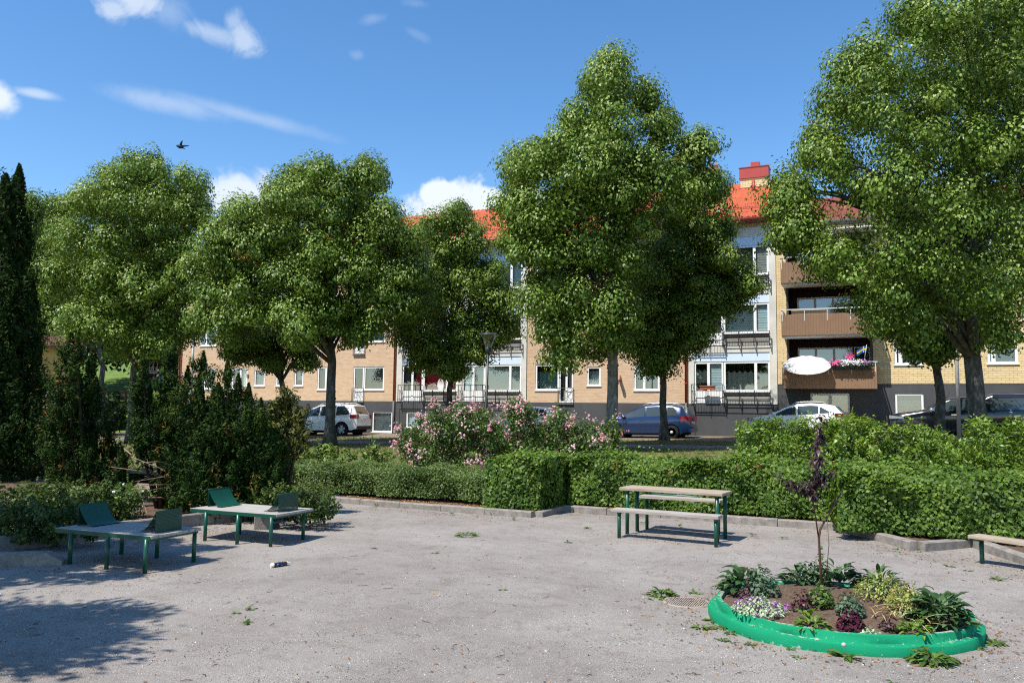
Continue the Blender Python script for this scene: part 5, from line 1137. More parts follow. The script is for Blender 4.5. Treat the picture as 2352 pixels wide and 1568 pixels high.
for h in holes_:
    if h[1] < 2.2 and h[3] < 5: window(t, *h, splits=((h[0]+h[1])/2,), cover=[('dark', 0, 1), ('blind', 0, 1)], y=0)
white = _w
r_ = MB(); r_.prism([(-.5, 5.9), (4, 8.6), (8.5, 5.9), (8.5, 6.1), (4, 8.85), (-.5, 6.1)], 'x', -7.4, 1.7); r_.build('roof', mat('brown_roof', (.12, .06, .045), .8, .2, 0, .2, 4), t)
# red cottage
p = at(362, 895, 82); z = hill_z(p)-.4; t = thing('red_cottage', 'small red wooden cottage with white window trim on the far slope', 'house', (p[0], p[1], z), math.radians(52))
cm = mat('falu_red_boards', (.20, .020, .022), .8, .15, 0, .15, 3); hs_ = [(-.9, -.1, .7, 1.9), (.7, 1.5, .7, 1.9)]
w_ = MB(); wall_grid(w_, -1.6, 2, 0, 2.5, hs_, 0, .1); w_.box(-1.6, 2, .4, 4, 0, 2.45); w_.build('wall', [cm, white], t)
for h in hs_: window(t, *h, splits=((h[0]+h[1])/2,), y=-.03)
r_ = MB(); r_.prism([(-.3, 2.4), (2, 3.6), (4.3, 2.4), (4.3, 2.6), (2, 3.8), (-.3, 2.6)], 'x', -1.9, 2.3); r_.build('roof', MATS['dark_red_tiles'], t)
# picket fence at the foot of the slope
a = at(235, 915, 66); b = at(318, 915, 66); fz0 = hill_z(a); t = thing('picket_fence', 'dark picket fence at the foot of the green slope', 'fence', (a[0], a[1], fz0)); m = MB(); n = 30; r2_ = MB()
for i in range(n):
    q = a+(b-a)*i/(n-1)-a; hz_ = hill_z(a+q)-fz0; m.box(q[0]-.035, q[0]+.035, q[1]-.012, q[1]+.012, hz_-.1, hz_+.95)
    if i % 6 == 0: r2_.box(q[0]-.05, q[0]+.05, q[1]+.05, q[1]+.15, hz_-.2, hz_+.9)
m.build('picket', mat('dark_fence_wood', (.03, .025, .02), .8, .2), t)
r2_.tube([(0, .03, .3), tuple((b-a)[:2]+np.array([0, .03]))+(hill_z(b)-fz0+.3,)], .035, 4); r2_.tube([(0, .03, .75), tuple((b-a)[:2]+np.array([0, .03]))+(hill_z(b)-fz0+.75,)], .035, 4); r2_.build('rail', MATS['dark_fence_wood'], t)
# blue traffic sign
p = at(376, 905, 40); z = ground_z(p); h = float(at(376, 873, 40)[2])-z; t = thing('traffic_sign', 'small blue road sign on a grey post behind the yews', 'sign', (p[0], p[1], z)); m = MB(); m.tube([(0, 0, 0), (0, 0, h+.3)], .03, 8); m.build('post', MATS['blue_grey_steel'], t)
m = MB(); m.lathe([(0, -.06), (.32, -.06), (.32, -.04), (0, -.04)], 24, (0, 0, h), 0, 'y'); m.build('sign_plate', mat('sign_blue', (.02, .10, .45), .4, .4), t); m = MB(); m.box(-.05, .05, -.07, -.062, h-.18, h+.14); m.add([(-.14, -.066, h+.08), (.14, -.066, h+.08), (0, -.066, h+.24)], [(0, 1, 2)]); m.build('sign_arrow', white, t)
# satellite dish, flower boxes, pinwheel, flag on the balconies
p = on_d(1313*.2929+632, 1, -.4); dp = on_d((1100+1310/1.96)*.5742, (1200+665/1.96)*.5742, -.45); t = thing('satellite_dish', 'small white satellite dish below the red curtained window', 'satellite dish', dp); m = MB(); m.lathe([(0, .0), (.18, -.03), (.33, -.1), (.34, -.1), (.18, -.02), (0, .015)], 24, (0, 0, 0), 0, 'y'); m.build('dish', mat('dish_white', (.70, .70, .68), .4, .3), t); m = MB(); m.tube([(0, 0, -.3), (0, -.42, -.05)], .012, 6); m.lathe([(0, -.05), (.03, -.04), (.03, .05), (0, .05)], 8, (0, -.42, -.05), 0, 'y'); m.tube([(0, 0, 0), (0, .2, -.2)], .02, 6); m.build('feed_arm', MATS['galvanised_rail'], t); t.rotation_euler = (0, 0, math.radians(-30))
p = on_d((2000+1628/1.96)*.5742, (1200+688/1.96)*.5742, -.36); m = MB(); m.prism([(-.10, .10), (-.075, -.08), (.075, -.08), (.10, .10)], 'x', -.34, .34); m.box(-.36, .36, -.12, .12, .07, .11)
tag(m.build('flower_box', mat('terracotta', (.46, .13, .06), .7, .2, 0, .1, 6), None, p), 'terracotta flower box hung on the iron balcony railing', 'flower box')
gp = leaf_mat('box_plant_leaf', (.02, .06, .012), (.05, .12, .03), (.14, .22, .06), .5, .3, .3)
for (zx, zy, lab, cols) in [(915, 520, 'left flower box with pink and white blooms on the brown balcony', ('pink', 'white')), (1065, 520, 'right flower box with white blooms on the brown balcony', ('white', 'mauve'))]:
    p = on_d((2900+zx/1.96)*.5742, (1200+zy/1.96)*.5742, -1.36); t = thing('balcony_flower_box', lab, 'flower box', p, 0, 'flower boxes on the brown balcony'); m = MB(); m.prism([(-.11, .03), (-.08, -.14), (.08, -.14), (.11, .03)], 'x', -.38, .38); m.build('box', blackm, t)
    lv = Leaves(); n = 320; C = np.stack([g.uniform(-.45, .45, n), g.normal(0, .09, n), g.uniform(-.05, .22, n)], 1); lv.add(C, rdir(n, g)+UP*.4, rdir(n, g), np.full(n, .07), np.full(n, .045), g.uniform(0, .8, n)); tag(lv.build('plants', [gp], t), kind='stuff')
    for ci, c in enumerate(cols):
        lv = Leaves(); n = 70 if c != 'mauve' else 16; cx = (-.2 if ci == 0 else .22); C = np.stack([cx+g.normal(0, .13, n), g.normal(-.07, .07, n), .16+g.normal(0, .06, n)], 1); lv.add(C, np.tile([0, -1, .5], (n, 1))+rdir(n, g)*.6, rdir(n, g), np.full(n, .07), np.full(n, .065), g.uniform(0, 1, n)); tag(lv.build('blossoms', [fl_m[c]], t), kind='stuff')
p = on_d((2900+982/1.96)*.5742, (1200+440/1.96)*.5742, -1.3); t = thing('pinwheel', 'pink toy pinwheel on a stick above the balcony flowers', 'pinwheel', p); m = MB()
for k in range(8):
    a = 2*math.pi*k/8; ca, sa = math.cos(a), math.sin(a); c2, s2 = math.cos(a+.55), math.sin(a+.55); r = .2
    m.add([(0, 0, 0), (r*ca, -.01, r*sa), (r*.95*math.cos(a+.28), -.07, r*.95*math.sin(a+.28)), (r*.55*c2, -.02, r*.55*s2)], [(0, 1, 2, 3)])
m.build('vane', mat('pinwheel_pink', (.75, .10, .32), .35, .4), t); m = MB(); m.tube([(0, .02, 0), (0, .02, -.45)], .008, 6); m.build('stick', white, t)
p = on_d((2900+1085/1.96)*.5742, (1200+385/1.96)*.5742, -1.0); t = thing('flag', 'small blue and yellow cross flag over the balcony rail', 'flag', p); m = MB(); m2 = MB(); n = 10
for (mm, rects) in ((m, [(0, .30, 0, 1.0)]), ):
    vv = []; q_ = []
    us = [0, .12, .27, .36, .52, .68, .84, 1.0]; vs_ = [0, .38, .62, 1.0]
    for u_ in us:
        for v_ in vs_: vv.append((.13-.40*u_, .03*math.sin(u_*6), -.11+.26*v_-.16*u_+.03*math.sin(u_*5)))
    for i in range(len(us)-1):
        for j in range(3): m.add([vv[i*4+j], vv[i*4+4+j], vv[i*4+5+j], vv[i*4+1+j]], [(0, 1, 2, 3)], 1 if (i == 2 or j == 1) else 0)
m.build('cloth', [mat('flag_blue', (.01, .10, .36), .7, .2), mat('flag_yellow', (.80, .56, .03), .7, .2)], t); m = MB(); m.tube([(.02, 0, -.5), (.14, 0, .2)], .008, 6); m.build('flagpole', white, t)
p = on_d(1818, 716, -1.12); m = MB(); m.box(0, 1.55, -.012, .012, -.22, .04); tag(m.build('canvas_screen', mat('beige_canvas', (.62, .47, .30), .8, .2, 0, .06, 3), None, (p[0]+.0, -1.14, p[2]+.02)), 'beige canvas screen behind the upper balcony rail', 'screen')
# ------------------------------------------------------------------ weathered timber
def wood_mat(name, a, b, c, axis=0):
    st = [6, 6, 6]; st[axis] = .35
    return ramp_mat(name, [(0.28, a), (0.5, b), (0.72, c)], 5.5, 9, .85, .4, .006, .15, None, None, 'Object', tuple(st))
wood_g = wood_mat('weathered_grey_planks', (.20, .185, .165), (.35, .325, .295), (.50, .47, .43))
wood_t = wood_mat('sun_bleached_planks', (.20, .155, .115), (.36, .285, .215), (.50, .42, .34)); wood_s = wood_mat('greyed_seat_planks', (.20, .17, .145), (.36, .32, .28), (.50, .455, .41))
# picnic table with its two benches (local frame: x along the seats)
def leg(mb_parent, x, y, h, r=.028, z0=-.03):
    m = MB(); m.tube([(x, y, z0), (x, y, h)], r, 12); return m.build('leg', green_m, mb_parent)
FL = on_z(1438, 1226); FR = on_z(1655, 1243); BL = on_z(1457, 1216); BR = on_z(1668, 1237)
Hh = lambda x, y, p: float(at(x, y, (np.asarray(p)-CAM)@_fh)[2])
ux = unit(((FR-FL)+(BR-BL))[None, :])[0]; rz_ = math.atan2(ux[1], ux[0]); uy = np.array([-ux[1], ux[0], 0])
Lt = float(np.linalg.norm(FR-FL)); HTB = Hh(1655, 1136, FR)
t = thing('picnic_table', 'narrow wooden picnic table top on green steel legs between two benches', 'table', FL, rz_)
Dw = float((BL-FL)@uy)*.5+float((BR-FR)@uy)*.5
m = MB(); w = (Dw+.12)/3
for i in range(3): m.bbox(-.09, Lt+.08, -.07+i*w+.003, -.07+(i+1)*w-.003, HTB-.005, HTB+.040, .004)
m.build('tabletop', wood_t, t)
for (x, y) in ((0.02, 0), (Lt-.02, 0), (.02, Dw), (Lt-.02, Dw)): leg(t, x, y, HTB-.005, .03)
m = MB()
for x in (.02, Lt-.02): m.box(x-.02, x+.02, -.03, Dw+.03, HTB-.03, HTB-.006)
m.build('crossbar', green_m, t)
b0 = on_z(1421, 1236); b1 = on_z(1647, 1256); HB = Hh(1647, 1191, b1); Lb = float(np.linalg.norm(b1-b0)); ub = unit((b1-b0)[None])[0]
t = thing('bench', 'front wooden bench of the picnic set, nearest the camera', 'bench', b0, math.atan2(ub[1], ub[0]))
m = MB(); 
for i in range(2): m.bbox(-.12, Lb+.03, -.04+i*.135, .09+i*.135, HB-.005, HB+.042, .004)
m.build('seat', wood_s, t); leg(t, 0, 0.02, HB); leg(t, Lb-.02, .02, HB)
m = MB(); m.box(-.02, .02, -.03, .21, HB-.03, HB-.006); m.box(Lb-.04, Lb, -.03, .21, HB-.03, HB-.006); m.build('crossbar', green_m, t)
c0 = on_z(1486, 1214); c1 = c0+ub*Lb; HC = Hh(1486, 1140, c0); Lc = Lb*.83
t = thing('backless_bench', 'rear bench of the picnic set with a bare green back frame', 'bench', c0, math.atan2(ub[1], ub[0]))
m = MB()
for i in range(2): m.bbox(-.10, Lc, -.13+i*.13, -.005+i*.13, HC-.02, HC+.025, .004)
m.build('seat', wood_s, t); leg(t, 0, .0, HC-.02); leg(t, Lc-.06, .0, HC-.02)
m = MB(); hb = Hh(1500, 1134, c0+_fh*.15); xf = Lb*.57; m.tube([(0, .15, HC-.03), (0, .15, hb-.05), (.05, .15, hb), (xf-.05, .15, hb), (xf, .15, hb-.05), (xf, .15, HC-.03)], .024, 8); m.box(-.03, .03, -.13, .18, HC-.045, HC-.021); m.box(xf-.03, xf+.03, -.13, .18, HC-.045, HC-.021); m.box(-.05, .05, .10, .2, HC+.026, HC+.034)
m.build('back_frame', green_m, t)
d0 = on_z(2252, 1295); HD = Hh(2252, 1236, d0); d1 = on_z(2252+180, 1295+30); ud = unit((d1-d0)[None])[0]
t = thing('park_bench', 'wooden bench with green legs cut off by the right edge', 'bench', d0, math.atan2(ud[1], ud[0])); m = MB()
for i in range(2): m.bbox(-.10, 1.6, -.10+i*.135, .03+i*.135, HD-.005, HD+.042, .004)
m.build('seat', wood_t, t); leg(t, 0, .04, HD); leg(t, 1.45, .04, HD); m = MB(); m.box(-.03, .03, -.09, .16, HD-.03, HD-.006); m.box(1.42, 1.48, -.09, .16, HD-.03, HD-.006); m.build('crossbar', green_m, t)
# two finger skate tables
perf = bpy.data.materials.new('perforated_green'); perf.use_nodes = True; tt = perf.node_tree; pb = tt.nodes['Principled BSDF']; pb.inputs['Base Color'].default_value = (.006, .062, .042, 1); pb.inputs['Roughness'].default_value = .4
co = tt.nodes.new('ShaderNodeTexCoord'); fr = tt.nodes.new('ShaderNodeVectorMath'); fr.operation = 'FRACTION'; sc1 = tt.nodes.new('ShaderNodeVectorMath'); sc1.operation = 'SCALE'; sc1.inputs['Scale'].default_value = 62.0
tt.links.new(co.outputs['Object'], sc1.inputs[0]); tt.links.new(sc1.outputs[0], fr.inputs[0]); sb = tt.nodes.new('ShaderNodeVectorMath'); sb.operation = 'SUBTRACT'; sb.inputs[1].default_value = (.5, .5, .5); tt.links.new(fr.outputs[0], sb.inputs[0])
sx = tt.nodes.new('ShaderNodeSeparateXYZ'); tt.links.new(sb.outputs[0], sx.inputs[0])
def mth(op, a, b=None):
    n = tt.nodes.new('ShaderNodeMath'); n.operation = op
    for i, v in enumerate((a, b)):
        if v is None: continue
        if isinstance(v, float): n.inputs[i].default_value = v
        else: tt.links.new(v, n.inputs[i])
    return n.outputs[0]
hole = mth('LESS_THAN', mth('ADD', mth('MULTIPLY', sx.outputs[1], sx.outputs[1]), mth('MULTIPLY', sx.outputs[2], sx.outputs[2])), .085)
trn = tt.nodes.new('ShaderNodeBsdfTransparent'); mxs = tt.nodes.new('ShaderNodeMixShader'); tt.links.new(hole, mxs.inputs[0]); tt.links.new(pb.outputs[0], mxs.inputs[1]); tt.links.new(trn.outputs[0], mxs.inputs[2]); tt.links.new(mxs.outputs[0], tt.nodes['Material Output'].inputs[0])
def skate_table(lab, l0, l1, l2, r0, htop, Lcorner, Fcorner, Rcorner):
    """l0, l1, l2 = feet of the near row of legs, r0 = foot of the far right leg"""
    u = unit((l2-l0)[None])[0]; v = np.array([-u[1], u[0], 0]); t = thing('skate_table', lab, 'table', l0, math.atan2(u[1], u[0]), 'finger skate tables')
    L = float((l2-l0)@u); Wd = abs(float((r0-l2)@v)); x0 = -abs(float((Lcorner-l0)@u)); x1 = float((Fcorner-l0)@u); y0 = float((Fcorner-l0)@v); y1 = float((Rcorner-l0)@v)
    m = MB(); n = 8
    for i in range(n): a = y0+(y1-y0)*i/n; m.bbox(x0, x1, a+.003, y0+(y1-y0)*(i+1)/n-.003, htop-.035, htop, .003)
    m.build('tabletop', wood_g, t)
    f = MB(); f.box(x0+.02, x1-.012, y0-.012, y0-.001, htop-.052, htop-.004); f.box(x0+.03, x1-.03, y1-.06, y1-.02, htop-.065, htop-.037)
    for x in (x0+.04, (x0+x1)/2, x1-.08): f.box(x, x+.04, y0+.01, y1-.061, htop-.065, htop-.037)
    f.build('frame', green_m, t)
    for x in (.0, L/2, L):
        for y in (0.0, Wd): leg(t, x, y+(.015 if y == 0 else -.0), htop-.037, .026)
    RL, RH = .26, .25
    for sg_ in (0, 1):
        w0, w1 = y0+(y1-y0)*(.30 if sg_ == 0 else .22), y0+(y1-y0)*(.82 if sg_ == 0 else .74); n = 12; vv = []; vb = []
        for i in range(n+1):
            a = i/n; X = RL*a; Zz = RH*(1-math.sqrt(max(0, 1-((1-a)*1.0)**2))) if False else RH*(1-a)**2.0
            xx = x0+.10+X if sg_ == 0 else x1-.12-X
            for th in (.004, .010): vv += [(xx, w0, htop+Zz+th), (xx, w1, htop+Zz+th)]
        m = MB(); m.add(vv, [(i*4+p, i*4+q, i*4+4+q, i*4+4+p) for i in range(n) for (p, q) in ((0, 1), (1, 3), (3, 2), (2, 0))]); rp = m.build('ramp', green_m if sg_ == 0 else perf, t)
        xb = x0+.10 if sg_ == 0 else x1-.12; m = MB(); m.box(xb-.004, xb+.004, w0, w1, htop+.002, htop+RH+.004); m.build('perforated_back', perf, rp)
        m = MB(); m.tube([(xb, w0, htop+RH+.006), (xb, w1, htop+RH+.006)], .008, 6); 
        m.build('top_edge', green_m, rp)
    return t
zz = lambda x, y: ((200+x/1.96)*.5742, (1900+y/1.96)*.5742)
def st(lab, A, B, C_, R, Fc, Lc, Rc):
    l0, l1, l2, r0 = (on_z(*zz(*q)) for q in (A, B, C_, R)); h = Hh(*zz(*Fc), l2)
    skate_table(lab, l0, l1, l2, r0, h, on_z(*zz(*Lc), h), on_z(*zz(*Fc), h), on_z(*zz(*Rc), h))
st('near grey plank finger skate table with two green ramps, half in shade', (145, 700), (428, 735), (735, 765), (1165, 682), (793, 478), (103, 402), (1250, 415))
st('far grey plank finger skate table with two green ramps in full sun', (1208, 512), (1457, 540), (1723, 560), (2038, 508), (1776, 308), (1167, 248), (2104, 262))
# dark shrubs on the far slope
for (x, y, r, Zb, lab) in [(205, 850, 44, 50, 'dark round shrub beside the yellow house'), (255, 835, 40, 56, 'dark shrub above the picket fence'), (395, 860, 30, 70, 'dark shrub below the red cottage'), (335, 880, 22, 60, 'pale flowering shrub left of the blue road sign')]:
    b = at(x, y+r, Zb); b[2] = hill_z(b)-.1; R = r*Zb/FPX; bush('slope_shrub', lab, 'shrub', b, [(0, 0, R, R), (-R*.6, .2, R*.8, R*.75), (R*.6, .1, R*.9, R*.8), (0, -.3, R*1.5, R*.7)], 2600, .32, back_leaf if r > 25 else nettle, g, .6, 0, (.3, .6), 1.2, 5, .3, 0)
# concrete end blocks of the bed edging
p = on_z(605, 1209); m = MB(); m.bbox(-.38, .38, -.14, .14, -.03, .22, .012); tag(m.build('concrete_block', MATS['old_concrete'], None, (p[0], p[1], 0), math.radians(-50)), 'pale concrete block at the end of the bed edging behind the far skate table', 'block')
p = on_z(60, 1297); m = MB(); m.prism([(-.35, -.03), (.42, -.03), (.42, .05), (.25, .15), (-.35, .15)], 'y', -.09, .09); tag(m.build('kerb_stone', MATS['kerb_stone'], None, (p[0], p[1], 0), math.radians(35)), 'loose shaded kerb stone with a sloping end at the left edge', 'stone')
# sealant cartridge on the gravel
a = on_z(622, 1303); b = on_z(672, 1296); uu = unit((b-a)[None])[0]; t = thing('sealant_cartridge', 'white capped sealant tube with a dark label lying on the gravel', 'cartridge', (a[0], a[1], .027), math.atan2(uu[1], uu[0]))
m = MB(); m.lathe([(0, 0), (.017, .0), (.018, .004), (.025, .004), (.0265, .0), (.0265, .03)], 24, (0, 0, 0), 0, 'x'); m.lathe([(.0265, .212), (.0265, .22), (.012, .226), (.009, .235), (.008, .25), (.003, .285), (0, .286)], 20, (0, 0, 0), 0, 'x'); m.build('cap', mat('white_plastic', (.78, .79, .80), .4, .4), t)
m = MB(); m.lathe([(.027, .03), (.027, .036)], 24, (0, 0, 0), 1, 'x'); m.lathe([(.027, .036), (.027, .205)], 24, (0, 0, 0), 0, 'x'); m.lathe([(.027, .205), (.027, .212)], 24, (0, 0, 0), 1, 'x')
rr = random.Random(4)
for i in range(26):
    th = rr.uniform(0, 6.28); x = rr.uniform(.04, .19); w = rr.uniform(.008, .02); dth = rr.uniform(.15, .45); q = [th, th+dth]; r = .0276
    m.add([(x, r*math.cos(q[0]), r*math.sin(q[0])), (x+w, r*math.cos(q[0]), r*math.sin(q[0])), (x+w, r*math.cos(q[1]), r*math.sin(q[1])), (x, r*math.cos(q[1]), r*math.sin(q[1]))], [(0, 1, 2, 3)], rr.choice((1, 1, 2)))
m.build('printed_sleeve', [mat('label_navy', (.02, .025, .07), .35, .4), mat('label_gold', (.55, .42, .10), .4, .4), mat('label_white', (.7, .7, .72), .4, .4)], t)
# drain cover beside the flower bed
p = on_z(1578, 1384); t = thing('drain_cover', 'round ribbed rusty drain cover in the gravel left of the flower bed', 'drain cover', (p[0], p[1], .012)); m = MB(); R = .24; m.lathe([(R-.03, -.03), (R-.03, .004), (R, .004), (R, -.03)], 28); q = -R+.03
while q < R-.03:
    h = math.sqrt(max(0, (R-.03)**2-q*q)); m.box(q, q+.012, -h, h, -.02, .003); q += .022
m.lathe([(0, -.012), (R-.03, -.012)], 28); m.build('grate', mat('rusty_iron', (.30, .25, .21), .8, .3, 0, .3, 20), t)
# ------------------------------------------------------------------ round flower bed
BC = np.array([17.555, -31.47]); BR_ = 1.18
bed_paint = bpy.data.materials.new('mint_green_masonry_paint'); bed_paint.use_nodes = True; t4 = bed_paint.node_tree; p4 = t4.nodes['Principled BSDF']; p4.inputs['Roughness'].default_value = .85; p4.inputs['Specular IOR Level'].default_value = .12
co = t4.nodes.new('ShaderNodeTexCoord'); n1 = t4.nodes.new('ShaderNodeTexNoise'); n1.inputs['Scale'].default_value = 28; n1.inputs['Detail'].default_value = 10; n1.inputs['Roughness'].default_value = .72; t4.links.new(co.outputs['Object'], n1.inputs['Vector'])
at4 = t4.nodes.new('ShaderNodeAttribute'); at4.attribute_name = 'wear'
ad4 = t4.nodes.new('ShaderNodeMath'); ad4.operation = 'ADD'; t4.links.new(n1.outputs['Fac'], ad4.inputs[0]); t4.links.new(at4.outputs['Fac'], ad4.inputs[1])
r4 = t4.nodes.new('ShaderNodeValToRGB'); r4.color_ramp.elements[0].position = .66; r4.color_ramp.elements[1].position = .70; r4.color_ramp.elements[0].color = (.008, .235, .110, 1); r4.color_ramp.elements[1].color = (.38, .38, .32, 1); t4.links.new(ad4.outputs[0], r4.inputs[0])
n5 = t4.nodes.new('ShaderNodeTexNoise'); n5.inputs['Scale'].default_value = 3; n5.inputs['Detail'].default_value = 6; t4.links.new(co.outputs['Object'], n5.inputs['Vector']); m5 = t4.nodes.new('ShaderNodeMapRange'); m5.inputs['To Min'].default_value = .82; m5.inputs['To Max'].default_value = 1.14; t4.links.new(n5.outputs['Fac'], m5.inputs['Value'])
v5 = t4.nodes.new('ShaderNodeVectorMath'); v5.operation = 'SCALE'; t4.links.new(r4.outputs[0], v5.inputs[0]); t4.links.new(m5.outputs[0], v5.inputs['Scale']); t4.links.new(v5.outputs[0], p4.inputs['Base Color'])
b5 = t4.nodes.new('ShaderNodeBump'); b5.inputs['Strength'].default_value = .5; b5.inputs['Distance'].default_value = .01; t4.links.new(n1.outputs['Fac'], b5.inputs['Height']); t4.links.new(b5.outputs[0], p4.inputs['Normal'])
bed = thing('flower_bed', 'round flower bed with a stepped mint green painted concrete rim', 'flower bed', (BC[0], BC[1], 0))
prof = [(1.0, -.05), (1.0, .0), (.998, .078), (.990, .086), (.945, .091), (.942, .093), (.938, .150), (.931, .157), (.897, .157), (.890, .151), (.887, .05)]
wear_p = [.10, .08, -.05, .06, .09, .07, -.04, .07, .17, .16, .0]
n = 120; V = []; A = []; F = []
for i in range(n):
    a = 2*math.pi*i/n
    for j, (r, z) in enumerate(prof):
        w = 1+.004*math.sin(a*9+j)+.003*math.sin(a*23); lift = .0
        V.append((BR_*r*w*math.cos(a)*1.01, BR_*r*w*math.sin(a), z+(.003*math.sin(a*13+j*.7) if z > .05 else 0)))
k = len(prof)
for i in range(n):
    for j in range(k-1): F.append((i*k+j, ((i+1) % n)*k+j, ((i+1) % n)*k+j+1, i*k+j+1))
o = mesh_np('rim', np.array(V), np.array(F), [bed_paint], bed)
a_ = o.data.attributes.new('wear', 'FLOAT', 'POINT'); a_.data.foreach_set('value', np.array([wear_p[j]*(.6+.8*(math.sin(i*.13)**2)) for i in range(n) for j in range(k)], dtype=np.float32))
m = MB(); nr = 10; vs = []
for r in range(nr+1):
    for i in range(48): a = 2*math.pi*i/48; q = r/nr*.889*BR_; vs.append((q*math.cos(a), q*math.sin(a), .122+.10*(1-(r/nr)**2)+.012*math.sin(i*1.7+r*2)))
m.add(vs, [(r*48+i, r*48+(i+1) % 48, (r+1)*48+(i+1) % 48, (r+1)*48+i) for r in range(nr) for i in range(48)], 0, True); m.build('soil', soil, bed)
def bed_z(p): q = np.linalg.norm(np.asarray(p[:2])-BC)/(BR_*.889); return .122+.10*max(0, 1-q*q) if q < 1 else 0.0
def bed_at(x, y):
    p = on_z(x, y, .15)
    for _ in range(4): p = on_z(x, y, bed_z(p))
    return p
def inside(b, R):
    w = b[:2]-BC; l = np.linalg.norm(w); m_ = .90*BR_-min(.6*R, .2)
    if l > m_: w = w*m_/l; b = np.array([BC[0]+w[0], BC[1]+w[1], 0.0]); b[2] = bed_z(b)
    return b
class Blades:
    def __init__(s): s.V = []; s.F = []; s.a = []; s.m = []; s.n = 0
    def add(s, b, az, L, Wd, el, droop, rnd, mi=0, seg=4, shape=1.0, wavy=0.0, stalk=0.0):
        d = np.array([math.cos(az), math.sin(az), 0]); sd_ = np.array([-d[1], d[0], 0]); p = np.asarray(b, float); e = el; pts = [p]
        for i in range(seg):
            p = p+(d*math.cos(e)+UP*math.sin(e))*(L/seg); e -= droop/seg; pts.append(p)
        for i, q in enumerate(pts):
            u = i/seg; w = Wd*.5*(math.sin(math.pi*min(1, max(0, (u-stalk)/(1-stalk)))**.75)**shape if u > stalk else .08)
            if i == seg: w = Wd*.02
            lift = UP*(w*.35); wv = wavy*Wd*math.sin(i*2.4+az*3)*UP
            s.V += [q-sd_*w+lift+wv, q, q+sd_*w+lift-wv]
        for i in range(seg):
            o_ = s.n+i*3; s.F += [(o_, o_+1, o_+4, o_+3), (o_+1, o_+2, o_+5, o_+4)]; s.a += [rnd, min(1, rnd+.06)]; s.m += [mi, mi]
        s.n += (seg+1)*3
    def build(s, name, mats, parent): return mesh_np(name, np.array(s.V), np.array(s.F), mats, parent, mi=s.m, attr=s.a, smooth=True)
lung = leaf_mat('lungwort_leaf', (.025, .065, .020), (.055, .125, .035), (.20, .28, .13), .5, .35, .25)
lungl = leaf_mat('light_lungwort_leaf', (.06, .13, .015), (.14, .24, .03), (.28, .36, .09), .5, .35, .3)
colum = leaf_mat('columbine_leaf', (.045, .085, .045), (.10, .165, .09), (.20, .27, .17), .55, .3, .25)
loose = leaf_mat('loosestrife_leaf', (.14, .19, .03), (.30, .36, .07), (.50, .52, .20), .5, .3, .3)
heuch = leaf_mat('heuchera_leaf', (.022, .004, .008), (.075, .008, .022), (.16, .03, .05), .4, .4, .2)
mauveh = leaf_mat('smoky_heuchera_leaf', (.05, .02, .03), (.12, .055, .06), (.22, .13, .12), .5, .35, .2)
deadn = leaf_mat('dead_nettle_leaf', (.20, .28, .14), (.42, .50, .32), (.62, .68, .52), .5, .3, .25)
straw = leaf_mat('dry_yellow_stems', (.30, .20, .07), (.50, .38, .15), (.62, .52, .28), .7, .2, .2)
weedm = leaf_mat('weed_leaf', (.035, .08, .012), (.085, .165, .025), (.22, .30, .08), .5, .35, .3)
purplef = leaf_mat('purple_flower', (.25, .05, .28), (.42, .12, .45), (.60, .30, .60), .6, .2, .25)
gg = np.random.default_rng(90)
def rosette(name, label, x, y, wpx, hpx, m_, n, Lf=1.0, Wf=.46, cat='plant', group=None, wavy=.06, el=(.35, 1.2), droop=1.2, bp=None, stalk=.0, shape=.8):
    b = bed_at(x, y) if bp is None else bp; Z = float((b-CAM)@_fh); sc_ = 1.14 if bp is None else 1.1; R = wpx/2*Z/FPX*sc_; Hh_ = hpx*Z/FPX*sc_
    if bp is None: b = inside(b, R)
    t = thing(name, label, cat, b, 0, group); B = Blades()
    k = int(n*3.0) if R > .13 else n; Lm = (min(.16, max(.03, R*.66)) if R > .13 else R*1.15)*Lf
    for i in range(k):
        az = gg.uniform(0, 6.283); q = gg.uniform(0, 1)**.5; e = gg.uniform(*el)*(1.15-.6*q); L = Lm*gg.uniform(.65, 1.15)
        r0 = R*.72*q if R > .13 else R*.3*q; zb = Hh_*(1-q*q)*gg.uniform(.15, .75) if R > .13 else -.004
        bx, by = r0*math.cos(az), r0*math.sin(az)
        B.add((bx, by, zb), az+gg.normal(0, .5), L, L*Wf*gg.uniform(.8, 1.2), e, droop*gg.uniform(.6, 1.3), gg.uniform(.1, .85), 0, 4, shape, wavy, stalk)
    B.build('leaves', [m_], t); return t
